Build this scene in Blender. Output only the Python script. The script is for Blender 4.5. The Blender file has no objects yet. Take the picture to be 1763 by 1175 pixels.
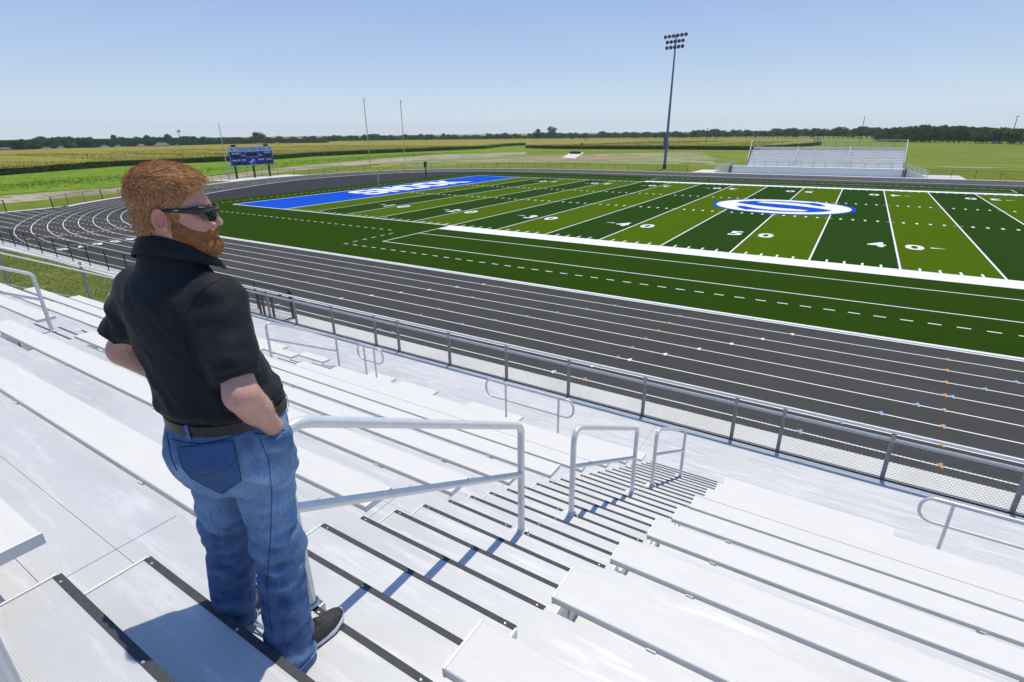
import bpy, bmesh, math, random
import numpy as np
from mathutils import Vector, Matrix, noise
from mathutils.bvhtree import BVHTree
R = math.radians
random.seed(7); rng = np.random.default_rng(7)
S = bpy.context.scene
C = S.collection
# ------------------------------------------------------------------ camera
CAM = Vector((51.994, -36.412, 7.415)); YAW, PITCH, ROLL, FPX = -0.565, 0.373, -0.011, 913.465
FW = Vector((math.sin(YAW)*math.cos(PITCH), math.cos(YAW)*math.cos(PITCH), -math.sin(PITCH)))
r0 = Vector((math.cos(YAW), -math.sin(YAW), 0)); u0 = r0.cross(FW)
RT = r0*math.cos(ROLL) + u0*math.sin(ROLL); UP = -r0*math.sin(ROLL) + u0*math.cos(ROLL)
cd = bpy.data.cameras.new('camera'); cam = bpy.data.objects.new('camera', cd); C.objects.link(cam)
m = Matrix((RT, UP, -FW)).transposed().to_4x4(); m.translation = CAM; cam.matrix_world = m
cd.sensor_width = 36; cd.lens = FPX/1763*36; cd.clip_start = 0.05; cd.clip_end = 20000
S.camera = cam
S.render.resolution_x = 1024; S.render.resolution_y = 682
# ------------------------------------------------------------------ sky, sun, exposure
SUN_EL = 76
w = bpy.data.worlds.new("World"); S.world = w; w.use_nodes = True
nt = w.node_tree; bg = nt.nodes['Background']
sky = nt.nodes.new('ShaderNodeTexSky'); sky.sky_type = 'NISHITA'; sky.sun_disc = False
sky.sun_elevation = R(SUN_EL); sky.sun_rotation = R(-4); sky.air_density = 1.0; sky.dust_density = 0.25; sky.ozone_density = 2.2; sky.altitude = 0
gtc = nt.nodes.new('ShaderNodeTexCoord'); gsp = nt.nodes.new('ShaderNodeSeparateXYZ'); nt.links.new(gtc.outputs['Generated'], gsp.inputs[0])
grp_ = nt.nodes.new('ShaderNodeValToRGB'); nt.links.new(gsp.outputs[2], grp_.inputs[0])   # pale summer haze near the horizon, by elevation only
grp_.color_ramp.elements[1].position = 1.0
for pos_ in (.04, .10, .19, .45): grp_.color_ramp.elements.new(pos_)
for i_, col_ in enumerate(((.67,.775,.90),(.625,.76,.90),(.495,.645,.885),(.365,.515,.84),(.19,.37,.76),(.10,.24,.62))): grp_.color_ramp.elements[i_].color = (*col_, 1)
vm_ = nt.nodes.new('ShaderNodeVectorMath'); vm_.operation = 'SCALE'; vm_.inputs['Scale'].default_value = 10.6; nt.links.new(grp_.outputs[0], vm_.inputs[0])
mx_ = nt.nodes.new('ShaderNodeMix'); mx_.data_type = 'RGBA'; mx_.inputs['Factor'].default_value = .86
nt.links.new(sky.outputs[0], mx_.inputs['A']); nt.links.new(vm_.outputs[0], mx_.inputs['B']); nt.links.new(mx_.outputs['Result'], bg.inputs[0]); bg.inputs[1].default_value = 0.11
sl = bpy.data.lights.new('sun', 'SUN'); sl.energy = 4.2; sl.angle = R(0.5); sl.color = (1, .915, .745)
so = bpy.data.objects.new('sun', sl); C.objects.link(so); so.rotation_euler = (R(-(90-SUN_EL)), 0, R(4))
S.view_settings.view_transform = 'Standard'; S.view_settings.look = 'None'
S.view_settings.gamma = 1; S.view_settings.use_curve_mapping = False
S.view_settings.exposure = -0.22
def G(u, v, z=0.0):            # a ground point read off the photograph with the calibrated camera
    d = FW + RT*((u-881.5)/FPX) - UP*((v-587.5)/FPX)
    k = (z-CAM.z)/d.z
    return CAM + d*k
# ------------------------------------------------------------------ object helpers
def tag(o, label=None, cat=None, group=None, kind=None):
    if label: o['label'] = label
    if cat: o['category'] = cat
    if group: o['group'] = group
    if kind: o['kind'] = kind
    return o
def empty(name, loc=(0,0,0), rz=0):
    o = bpy.data.objects.new(name, None); C.objects.link(o); o.location = loc; o.rotation_euler = (0,0,rz)
    o.empty_display_size = .2
    return o
class MB:
    def __init__(s): s.v = []; s.f = []; s.m = []; s.c = None
    def poly(s, pts, mi=0):
        n = len(s.v); s.v += [tuple(p) for p in pts]; s.f.append(tuple(range(n, n+len(pts)))); s.m.append(mi)
    def mesh(s, vs, fs, mi=0):
        n = len(s.v); s.v += [tuple(p) for p in vs]
        for f in fs: s.f.append(tuple(i+n for i in f)); s.m.append(mi)
    def box(s, x0, x1, y0, y1, z0, z1, mi=0):
        vs = [(x,y,z) for z in (z0,z1) for y in (y0,y1) for x in (x0,x1)]
        s.mesh(vs, [(0,2,3,1),(4,5,7,6),(0,1,5,4),(2,6,7,3),(0,4,6,2),(1,3,7,5)], mi)
    def bar(s, a, b, w, h, mi=0, up=(0,0,1)):          # rectangular bar between two points
        a = Vector(a); b = Vector(b); d = (b-a).normalized(); u = Vector(up)
        if abs(d.dot(u)) > .98: u = Vector((0,1,0))
        r = d.cross(u).normalized(); u = r.cross(d)
        vs = [p + r*(i*w/2) + u*(j*h/2) for p in (a,b) for i,j in ((-1,-1),(1,-1),(1,1),(-1,1))]
        s.mesh(vs, [(3,2,1,0),(4,5,6,7),(0,1,5,4),(1,2,6,5),(2,3,7,6),(3,0,4,7)], mi)
    def tube(s, pts, r, n=10, mi=0, caps=True, closed=False):
        pts = [Vector(p) for p in pts]; N = len(pts); rs = r if hasattr(r, '__len__') else [r]*N
        rings = []; pu = None
        for i, p in enumerate(pts):
            if closed: t = (pts[(i+1)%N]-pts[i-1]).normalized()
            else: t = (pts[min(i+1,N-1)]-pts[max(i-1,0)]).normalized()
            if pu is None:
                pu = t.orthogonal().normalized()
            u = (pu - t*pu.dot(t)).normalized(); pu = u; q = t.cross(u)
            rings.append([p + (u*math.cos(2*math.pi*k/n) + q*math.sin(2*math.pi*k/n))*rs[i] for k in range(n)])
        vs = [x for rg in rings for x in rg]; fs = []
        M = N if closed else N-1
        for i in range(M):
            j = (i+1) % N
            for k in range(n): fs.append((i*n+k, i*n+(k+1)%n, j*n+(k+1)%n, j*n+k))
        if caps and not closed: fs += [tuple(range(n-1,-1,-1)), tuple((N-1)*n+k for k in range(n))]
        s.mesh(vs, fs, mi)
    def lathe(s, prof, n=20, c=(0,0,0), mi=0):
        vs = []; fs = []
        for r_, z in prof:
            for k in range(n):
                a = 2*math.pi*k/n; vs.append((c[0]+r_*math.cos(a), c[1]+r_*math.sin(a), c[2]+z))
        for i in range(len(prof)-1):
            for k in range(n): fs.append((i*n+k, i*n+(k+1)%n, (i+1)*n+(k+1)%n, (i+1)*n+k))
        s.mesh(vs, fs, mi)
    def build(s, name, mats, parent=None, smooth=False, loc=None, rz=0):
        me = bpy.data.meshes.new(name); me.from_pydata(s.v, [], s.f)
        if not isinstance(mats, (list, tuple)): mats = [mats]
        for x in mats: me.materials.append(x)
        if len(mats) > 1: me.polygons.foreach_set('material_index', s.m)
        if smooth is not False:
            me.polygons.foreach_set('use_smooth', [True]*len(me.polygons))
            if smooth is not True:
                try: me.set_sharp_from_angle(angle=R(smooth))
                except Exception: pass
        me.update()
        o = bpy.data.objects.new(name, me); C.objects.link(o)
        if parent: o.parent = parent
        if loc: o.location = loc
        if rz: o.rotation_euler = (0,0,rz)
        return o
def bend(pts, rad, n=6):       # rounds the corners of a polyline
    pts = [Vector(p) for p in pts]; out = [pts[0]]
    rr = rad if hasattr(rad, '__len__') else [rad]*(len(pts)-2)
    for i in range(1, len(pts)-1):
        a = (pts[i-1]-pts[i]).normalized(); b = (pts[i+1]-pts[i]).normalized(); r_ = rr[i-1]
        p0 = pts[i]+a*r_; p1 = pts[i]+b*r_
        for k in range(n+1):
            t = k/n; out.append(p0*(1-t)**2 + pts[i]*2*t*(1-t) + p1*t*t)
    out.append(pts[-1]); return out
def copy_tree(o, parent=None):
    c = o.copy(); C.objects.link(c)
    if parent: c.parent = parent
    for ch in [x for x in C.objects if x.parent == o]: copy_tree(ch, c)
    return c
# ------------------------------------------------------------------ materials
def mat(name, col, rough=.6, metal=0.0, col2=None, scale=5, detail=4, bump=0.0, bscale=40, spec=.5, stretch=None, lo=.35, hi=.65, bdist=.01):
    m = bpy.data.materials.new(name); m.use_nodes = True; nt = m.node_tree; b = nt.nodes['Principled BSDF']
    b.inputs['Base Color'].default_value = (*col, 1); b.inputs['Roughness'].default_value = rough
    b.inputs['Metallic'].default_value = metal; b.inputs['Specular IOR Level'].default_value = spec
    tc = nt.nodes.new('ShaderNodeTexCoord'); src = tc.outputs['Object']
    if stretch:
        mp = nt.nodes.new('ShaderNodeMapping'); mp.inputs['Scale'].default_value = stretch; nt.links.new(src, mp.inputs[0]); src = mp.outputs[0]
    if col2:
        n = nt.nodes.new('ShaderNodeTexNoise'); n.inputs['Scale'].default_value = scale; n.inputs['Detail'].default_value = detail
        nt.links.new(src, n.inputs['Vector'])
        rp = nt.nodes.new('ShaderNodeValToRGB'); rp.color_ramp.elements[0].position = lo; rp.color_ramp.elements[1].position = hi
        rp.color_ramp.elements[0].color = (*col, 1); rp.color_ramp.elements[1].color = (*col2, 1)
        nt.links.new(n.outputs['Fac'], rp.inputs[0]); nt.links.new(rp.outputs[0], b.inputs['Base Color'])
    if bump:
        n2 = nt.nodes.new('ShaderNodeTexNoise'); n2.inputs['Scale'].default_value = bscale; n2.inputs['Detail'].default_value = 5
        nt.links.new(src, n2.inputs['Vector'])
        bp = nt.nodes.new('ShaderNodeBump'); bp.inputs['Strength'].default_value = bump; bp.inputs['Distance'].default_value = bdist
        nt.links.new(n2.outputs['Fac'], bp.inputs['Height']); nt.links.new(bp.outputs[0], b.inputs['Normal'])
    return m
def mixmat(name, cols, scales, **k):      # layered noises: base, then (colour, scale, lo, hi) on top
    m = mat(name, cols[0], **k); nt = m.node_tree; b = nt.nodes['Principled BSDF']
    tc = [n for n in nt.nodes if n.type == 'TEX_COORD'][0]
    prev = None
    for c, (sc, lo, hi, st) in zip(cols[1:], scales):
        mp = nt.nodes.new('ShaderNodeMapping'); mp.inputs['Scale'].default_value = st or (1,1,1); mp.inputs['Location'].default_value = (random.random()*9,)*3
        nt.links.new(tc.outputs['Object'], mp.inputs[0])
        n = nt.nodes.new('ShaderNodeTexNoise'); n.inputs['Scale'].default_value = sc; n.inputs['Detail'].default_value = 6; n.inputs['Roughness'].default_value = .62
        nt.links.new(mp.outputs[0], n.inputs['Vector'])
        mr = nt.nodes.new('ShaderNodeMapRange'); mr.inputs[1].default_value = lo; mr.inputs[2].default_value = hi; nt.links.new(n.outputs['Fac'], mr.inputs[0])
        mx = nt.nodes.new('ShaderNodeMix'); mx.data_type = 'RGBA'
        nt.links.new(mr.outputs[0], mx.inputs['Factor'])
        if prev: nt.links.new(prev, mx.inputs['A'])
        else: mx.inputs['A'].default_value = (*cols[0], 1)
        mx.inputs['B'].default_value = (*c, 1); prev = mx.outputs['Result']
    nt.links.new(prev, b.inputs['Base Color'])
    return m
M = {}
def deckmat(name, base, dark, rough, metal, rib, ribw, grain, hl=1.14):
    m = mixmat(name, [base, dark, tuple(min(1, x*hl) for x in base)], [(1.1, .40, .66, (.6,1,1)), (7, .52, .68, (.3,2.2,1))], rough=rough, metal=metal)
    nt = m.node_tree; b = nt.nodes['Principled BSDF']
    tc = [n for n in nt.nodes if n.type == 'TEX_COORD'][0]
    wv = nt.nodes.new('ShaderNodeTexWave'); wv.bands_direction = 'Y'; wv.inputs['Scale'].default_value = rib
    nt.links.new(tc.outputs['Object'], wv.inputs['Vector'])
    n = nt.nodes.new('ShaderNodeTexNoise'); n.inputs['Scale'].default_value = grain; n.inputs['Detail'].default_value = 4
    mp = nt.nodes.new('ShaderNodeMapping'); mp.inputs['Scale'].default_value = (.15,1,1); nt.links.new(tc.outputs['Object'], mp.inputs[0]); nt.links.new(mp.outputs[0], n.inputs['Vector'])
    ad = nt.nodes.new('ShaderNodeMath'); ad.operation = 'MULTIPLY_ADD'; ad.inputs[1].default_value = ribw
    nt.links.new(wv.outputs['Fac'], ad.inputs[0]); nt.links.new(n.outputs['Fac'], ad.inputs[2])
    bp = nt.nodes.new('ShaderNodeBump'); bp.inputs['Strength'].default_value = .5; bp.inputs['Distance'].default_value = .0012
    nt.links.new(ad.outputs[0], bp.inputs['Height']); nt.links.new(bp.outputs[0], b.inputs['Normal'])
    mr = nt.nodes.new('ShaderNodeMapRange'); mr.inputs[3].default_value = rough-.1; mr.inputs[4].default_value = rough+.16
    n3 = nt.nodes.new('ShaderNodeTexNoise'); n3.inputs['Scale'].default_value = 2.2; n3.inputs['Detail'].default_value = 7; nt.links.new(tc.outputs['Object'], n3.inputs['Vector'])
    nt.links.new(n3.outputs['Fac'], mr.inputs[0]); nt.links.new(mr.outputs[0], b.inputs['Roughness'])
    return m
M['deck'] = deckmat('mill_aluminium', (.61,.61,.615), (.53,.532,.54), .5, .18, 46, .6, 60)
M['bench'] = deckmat('anodised_aluminium', (.69,.675,.645), (.665,.652,.625), .62, .0, 30, .5, 50, 1.03)
M['edge'] = mat('bench_edge', (.86,.84,.80), .6, .0, (.78,.76,.73), 8)  # paler than the seat: bounce light on the shaded sides put into the colour
M['cap'] = mat('bench_end_cap', (.80,.80,.80), .45, .1)
M['nose'] = mat('black_nosing', (.044,.046,.055), .7, 0, (.058,.060,.070), 30, bump=.3, bscale=300)
M['screw'] = mat('screw', (.7,.7,.7), .35, .7)
M['rail'] = mat('satin_pipe', (.80,.79,.78), .36, .35, (.72,.72,.715), 12, bump=.06, bscale=120)
M['fencerail'] = mat('galvanised_rail', (.84,.83,.81), .5, .1, (.74,.74,.73), 15)
M['fencepost'] = mat('galvanised_post', (.36,.36,.37), .5, .5, (.26,.26,.27), 18)
M['wire'] = mat('galvanised_wire', (.20,.20,.20), .6, .1)
M['blackmetal'] = mat('black_powder_coat', (.012,.012,.013), .45, .0)
M['blackwire'] = mat('black_vinyl_wire', (.02,.02,.022), .5)
M['asphalt'] = mixmat('track_surface', [(.066,.064,.062),(.056,.0545,.053),(.078,.075,.073)], [(.25,.4,.7,(1,3,1)),(14,.55,.8,None)], rough=1.0, spec=.12, bump=.5, bscale=180, bdist=.004)
M['infield'] = mixmat('infield_surface', [(0.041,0.040,0.042),(0.033,0.033,0.034)], [(.4,.4,.7,None)], rough=1.0, spec=.12, bump=.4, bscale=160, bdist=.004)
M['white'] = mixmat('line_paint', [(.80,.80,.78),(.70,.70,.68)], [(3,.45,.8,None)], rough=.8)
M['orange'] = mat('orange_paint', (.50,.30,.15), .8); M['bluepaint'] = mat('light_blue_paint', (.25,.38,.55), .8)
def turf(name, c, c2, c3):
    m = mixmat(name, [c, c2, c3], [(1.2,.4,.68,(.5,4,1)), (90,.42,.62,None)], rough=1.0, spec=.0, bump=.8, bscale=260, bdist=.012)
    return m
M['turf_side'] = turf('turf_side', (.028,.064,.006), (.037,.080,.009), (.017,.043,.004))
M['turf_dark'] = turf('turf_dark', (.025,.063,.010), (.032,.076,.013), (.017,.047,.007))
M['turf_light'] = turf('turf_light', (.075,.132,.006), (.086,.147,.008), (.057,.104,.004))
M['turf_blue'] = turf('turf_blue', (.012,.085,.54), (.016,.10,.60), (.010,.07,.46))
M['turf_white'] = mixmat('turf_white', [(.80,.80,.80),(.68,.69,.69)], [(60,.5,.75,None)], rough=.85, bump=.5, bscale=200)
M['concrete'] = mixmat('new_concrete', [(.66,.65,.61),(.58,.57,.53),(.72,.71,.68)], [(.6,.4,.7,None),(8,.5,.8,None)], rough=.8, bump=.3, bscale=70)
M['grass'] = mixmat('mown_grass', [(0.167,0.215,0.028),(0.254,0.247,0.043),(0.102,0.163,0.019),(0.072,0.130,0.014)], [(.035,.42,.62,None),(.35,.5,.72,(1,1,1)),(5,.5,.75,None)], rough=1.0, spec=.03, bump=1, bscale=30, bdist=.04)
M['fieldgrass'] = mixmat('pasture', [(0.165,0.226,0.033),(0.224,0.244,0.048),(0.106,0.183,0.024)], [(.012,.4,.6,(1,4,1)),(.08,.45,.7,(1,3,1))], rough=1.0, spec=.03, bump=1, bscale=8, bdist=.1)
M['weeds'] = mixmat('tall_weeds', [(0.137,0.281,0.020),(0.245,0.309,0.045),(0.079,0.175,0.013)], [(.18,.4,.62,(1,2,1)),(.8,.5,.7,None)], rough=1.0, spec=.02, bump=1, bscale=4, bdist=.3)
M['dirt'] = mixmat('dry_dirt', [(.40,.33,.23),(.24,.22,.10),(.16,.18,.055),(.50,.43,.33)], [(.07,.45,.6,(1,2,1)),(.22,.52,.66,(1,3,1)),(.9,.6,.75,None)], rough=.95)
M['dirtpatch'] = mixmat('patchy_ground', [(0.196,0.220,0.055),(0.414,0.341,0.200),(0.149,0.209,0.035),(0.529,0.451,0.310)], [(.06,.5,.62,(1,3,1)),(.15,.5,.66,(1,2,1)),(.22,.6,.7,(1,4,1))], rough=.95)
M['clay'] = mixmat('red_clay', [(.33,.18,.10),(.40,.27,.18),(.17,.19,.06)], [(.1,.4,.7,(1,3,1)),(.12,.55,.68,(1,3,1))], rough=.95)
M['corntop'] = mixmat('corn_tassels', [(0.315,0.267,0.052),(0.243,0.239,0.044),(0.387,0.314,0.086),(0.153,0.181,0.029)], [(.03,.4,.65,(1,2,1)),(1.3,.5,.7,None),(2.6,.5,.72,None)], rough=1.0, spec=.02, bump=1, bscale=3, bdist=.3)
M['cornleaf'] = mixmat('corn_leaf', [(.085,.15,.03),(.14,.20,.05)], [(1.5,.4,.7,None)], rough=.8)
M['bark'] = mat('bark', (.10,.075,.05), .9, 0, (.06,.045,.03), 6)
# ================================================================== ground sheets
def sheet(name, pts, z, m, jit=0.0, n=1, kind='structure'):
    P = []
    for i, p in enumerate(pts):
        q = pts[(i+1) % len(pts)]
        for k in range(n):
            t = k/n; x = p[0]*(1-t)+q[0]*t; y = p[1]*(1-t)+q[1]*t
            if jit: x += (noise.noise(Vector((x*.13, y*.13, 3)))+.5*noise.noise(Vector((x*.5, y*.5, 1))))*jit; y += (noise.noise(Vector((x*.13, y*.13, 9)))+.5*noise.noise(Vector((x*.5, y*.5, 5))))*jit
            P.append((x, y, z))
    bm = bmesh.new(); vs = [bm.verts.new(p) for p in P]; bm.faces.new(vs); bmesh.ops.triangulate(bm, faces=bm.faces[:])
    bmesh.ops.recalc_face_normals(bm, faces=bm.faces[:])
    if bm.faces[0].normal.z < 0: bmesh.ops.reverse_faces(bm, faces=bm.faces[:])
    me = bpy.data.meshes.new(name); bm.to_mesh(me); bm.free(); me.materials.append(m)
    o = bpy.data.objects.new(name, me); C.objects.link(o); tag(o, kind=kind); return o
b = MB(); b.poly([(-6000,-3000,0),(6000,-3000,0),(6000,9000,0),(-6000,9000,0)]); tag(b.build('ground', M['fieldgrass']), kind='structure')
def gp(L): return [(G(u,v).x, G(u,v).y) for u, v in L]
sheet('mown_grass', [(-62,-60),(20,-60),(120,-60),(120,100),(40,100),(-2,92),(-22,88),(-42,74),(-58,52),(-62,30),(-58,8),(-50,-10)], .012, M['grass'], 1.2, 10)
sheet('weed_verge', gp([(-260,352),(0,336),(210,321),(480,288),(640,273),(760,265),(905,261),(912,252),(835,256),(640,266),(540,270),(475,275),(330,282),(200,288),(100,296),(-260,322)]), .02, M['weeds'], 1.5, 8)
sheet('dirt_track', gp([(-260,372),(0,352),(210,333),(480,297),(640,283),(760,273),(905,268),(905,262),(760,266.5),(640,275),(480,290),(210,323),(0,338),(-260,356)]), .028, M['dirt'], 1.0, 8)
sheet('patchy_ground', gp([(640,282),(760,272.5),(900,269),(1090,264),(1210,263),(1240,275),(1130,284),(1000,282),(860,281),(700,288)]), .020, M['dirtpatch'], 2.5, 8)
sheet('clay_patch', gp([(880,277),(905,272),(968,270.5),(1050,269),(1135,270.5),(1090,274),(1000,276.5),(930,277.5)]), .036, M['clay'], 1.5, 6)
for L in ([(795,273),(900,268),(905,266),(800,270)], [(1145,280),(1232,281),(1228,278.5),(1170,278)], [(1610,288),(1700,291),(1735,289),(1640,287)],[(1205,283.5),(1250,285),(1262,283),(1225,282)]):
    sheet('bare_dirt_strip', gp(L), .044, M['dirt'], .4, 4)
# ------------------------------------------------------------------ the track
def catmull(P, n=10):
    out = []
    for i in range(len(P)-1):
        a = P[max(i-1,0)]; b_ = P[i]; c = P[i+1]; d = P[min(i+2,len(P)-1)]
        for k in range(n):
            t = k/n
            out.append(tuple(.5*((2*b_[j])+(-a[j]+c[j])*t+(2*a[j]-5*b_[j]+4*c[j]-d[j])*t*t+(-a[j]+3*b_[j]-3*c[j]+d[j])*t**3) for j in (0,1)))
    out.append(P[-1]); return out
OUT = catmull([(120,-22.22),(60,-22.22),(20,-22.22),(8,-22.22),(1,-22.1),(-3,-21.7),(-6,-21.1),(-9.2,-20.2),(-12.4,-19),(-15.8,-17.4),(-18.8,-15.6),(-21.3,-13.7),(-23.9,-11.2),(-26.8,-7.9),(-29.6,-3.6),(-33.5,3.5),(-37.6,12),(-40.4,20),(-41.8,28),(-41.4,37),(-39.4,46.5),(-35.4,54.5),(-29,61.2),(-22,65.6),(-14,68.8),(-5,70.9),(5,71.9),(20,72.2),(60,72.2),(120,72.2)], 8)
def off(P, d):
    out = []
    for i, p in enumerate(P):
        a = Vector(P[max(i-1,0)]); c = Vector(P[min(i+1,len(P)-1)]); t = (c-a).normalized()
        out.append((p[0]+t.y*d, p[1]-t.x*d))
    return out
# travelling west then round: the inside of the track lies to the right of travel, so +d moves inwards
def ribbon(mb, P, w, z, mi=0, w0=None):
    A = off(P, (-w/2 if w0 is None else w0)); B = off(P, (w/2 if w0 is None else w0+w))
    for i in range(len(P)-1):
        mb.poly([(*A[i],z),(*A[i+1],z),(*B[i+1],z),(*B[i],z)] , mi)
def crossY(P, x, low=True):
    best = None
    for i in range(len(P)-1):
        a, c = P[i], P[i+1]
        if (a[0]-x)*(c[0]-x) <= 0 and a[0] != c[0]:
            y = a[1]+(c[1]-a[1])*(x-a[0])/(c[0]-a[0])
            if best is None or (low and y < best) or (not low and y > best): best = y
    return best
EDGE = off(OUT, -.35)
def fixup(o):
    bm = bmesh.new(); bm.from_mesh(o.data)
    for f in bm.faces: f.normal_update()
    fl = [f for f in bm.faces if f.normal.z < 0]; bmesh.ops.reverse_faces(bm, faces=fl); bm.to_mesh(o.data); bm.free(); return o
mb = MB(); xs = [-42.1+.4*i for i in range(130)]+[12,30,60,90,119.9]
xs = sorted(set([x for x in xs if x < 10]+[-25.2,12,30,60,90,119.9]))
for x0, x1 in zip(xs[:-1], xs[1:]):
    la, lb = crossY(EDGE,x0), crossY(EDGE,x1); ha, hb = crossY(EDGE,x0,False), crossY(EDGE,x1,False)
    if None in (la,lb,ha,hb): continue
    if x0 >= -25.25: la = lb = -22.6
    elif x1 >= -25.25 and x0 < -25.2: pass
    mb.poly([(x0,la,.05),(x1,lb,.05),(x1,hb,.05),(x0,ha,.05)])
tag(fixup(mb.build('running_track', M['asphalt'])), kind='structure')
INNER = off(OUT, 8.95)
# lines
mb = MB()
for k in range(0, 8):
    P = off(OUT, 1.115*k)
    ribbon(mb, P, .055, .060)
ribbon(mb, off(OUT, 8.92), .10, .060)
def seg(mb, x0, x1, y0, y1, z, mi=0): mb.poly([(x0,y0,z),(x1,y0,z),(x1,y1,z),(x0,y1,z)], mi)
for k in range(0, 9):                # straight lane lines running into the start chute
    y = -22.22+1.115*k
    x1 = 0
    for i, p in enumerate(off(OUT, 1.115*8)): pass
    xo = [p[0] for p in OUT if abs(p[1]-y) < .6 and p[0] < 0 and p[1] < 0]
    xe = min(xo) if xo else -6
    seg(mb, -25.0, xe, y-.028, y+.028, .0605)
    x = xe+.3
    while x < 2.2-.9*k*.3:
        seg(mb, x, x+.45, y-.028, y+.028, .0605); x += .9
seg(mb, 3.6, 3.66, -22.2, -13.3, .061)
seg(mb, -11.5, -11.44, -22.2, -13.3, .061)
tag(mb.build('lane_lines', M['white']), kind='structure')
mb = MB(); ribbon(mb, off(OUT, 8.99), .16, .058); b2 = MB()
A = off(OUT, 8.98); B_ = off(OUT, 9.16)
for i in range(len(A)-1):
    b2.mesh([(*A[i],.05),(*A[i+1],.05),(*B_[i+1],.05),(*B_[i],.05),(*A[i],.10),(*A[i+1],.10),(*B_[i+1],.10),(*B_[i],.10)], [(0,1,5,4),(4,5,6,7),(2,3,7,6)])
tag(b2.build('track_kerb', M['turf_white']), kind='structure')
# lane numbers, relay zone marks and other coloured marks
def text_geo(s, size=1, bold=0.0, shear=0.0, align='CENTER', sp=1.0, ext=0):
    cu = bpy.data.curves.new('t', 'FONT'); cu.body = s; cu.size = size; cu.offset = bold; cu.shear = shear; cu.align_x = align; cu.align_y = 'CENTER'; cu.space_character = sp
    cu.resolution_u = 4; cu.extrude = ext
    o = bpy.data.objects.new('t', cu); C.objects.link(o)
    dg = bpy.context.evaluated_depsgraph_get(); me = bpy.data.meshes.new_from_object(o.evaluated_get(dg))
    vs = [v.co.copy() for v in me.vertices]; fs = [tuple(p.vertices) for p in me.polygons]
    bpy.data.objects.remove(o); bpy.data.curves.remove(cu); bpy.data.meshes.remove(me)
    return vs, fs
def put_text(mb, geo, ux, uy, org, sx=1, sy=1, mi=0):
    ux = Vector(ux); uy = Vector(uy); org = Vector(org)
    mb.mesh([org+ux*(v.x*sx)+uy*(v.y*sy) for v in geo[0]], geo[1], mi)
mb = MB()
for k in range(8):
    y = -22.22+1.115*(k+.5)
    put_text(mb, text_geo(str(8-k), 1.25, .05), (0,-1,0), (1,0,0), (4.75,y,.0615), 1, 1)
tag(mb.build('lane_numbers', M['white']), kind='structure')
mb = MB()
a, c = Vector((-2.35,-21.9)), Vector((-1.6,-13.5))
for k in range(8):
    t0, t1 = k/8+.01, (k+1)/8-.01; p, q = a.lerp(c,t0), a.lerp(c,t1); mb.poly([(p.x-.07,p.y,.0615),(p.x+.07,p.y,.0615),(q.x+.07,q.y,.0615),(q.x-.07,q.y,.0615)])
    mm = (p+q)/2; mb.poly([(mm.x-.35,mm.y+.3,.0618),(mm.x-.35,mm.y-.3,.0618),(mm.x+.05,mm.y,.0618)])
def tri(mb, x, y, s, mi): mb.poly([(x-s,y-.09,.062),(x+s*.9,y,.062),(x-s,y+.09,.062)], mi); mb.poly([(x-.02,y-.13,.0623),(x+.04,y-.13,.0623),(x+.04,y+.13,.0623),(x-.02,y+.13,.0623)], mi)
for k in range(8):                   # hurdle marks on the lane lines
    y = -22.22+1.115*(k) + .03
    for i in range(0, 14):
        x = 13.72+i*9.14*.5+ (k*.12)
        if 4 < x < 64 and i % 2: tri(mb, x, y, .075, 0)
    for i in range(4):
        x = 30+i*7.3+k*.9
        if x < 64: tri(mb, x, y, .075, 1 if i%2 else 2)
for i in range(45):                  # marks on the far curve
    s = random.randrange(100, len(OUT)-30); P = off(OUT, 1.115*random.randrange(1,8)+.2); p = P[s] if s < len(P) else P[-1]
    x, y = p[0]+random.uniform(-1,1), p[1]
    mb.poly([(x-.35,y-.08,.0626+i*.0001),(x+.35,y-.08,.0626+i*.0001),(x+.2,y+.14,.0626+i*.0001),(x-.2,y+.14,.0626+i*.0001)], random.choice([0,0,2,1]))
tag(mb.build('track_marks', [M['orange'], M['bluepaint'], M['white']]), kind='structure')
# concrete borders
mb = MB(); iS = next(i for i, p in enumerate(OUT) if p[0] < -24.6)
ribbon(mb, OUT[iS:], .75, .046, 0, -1.10)
mb.poly([(-26.0,-23.6,.046),(33,-23.6,.046),(33,-22.6,.046),(-26.0,-22.6,.046)])
mb.poly([(-26.0,-22.6,.046),(-25.2,-22.6,.046),(-25.2,-10.6,.046),(-26.0,-10.1,.046)])
mb.poly([(33,-27.6,.046),(66,-27.6,.046),(66,-22.6,.046),(33,-22.6,.046)])
mb.poly([(-47.6,19,.0465),(-41.4,19.5,.0465),(-42.6,25,.0465),(-42.8,31,.0465),(-42.3,36,.0465),(-47.8,35.5,.0465)])
mb.poly([(24,73.6,.0462),(66,73.6,.0462),(66,82,.0462),(24,82,.0462)])
tag(fixup(mb.build('concrete_path', M['concrete'])), kind='structure')
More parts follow.
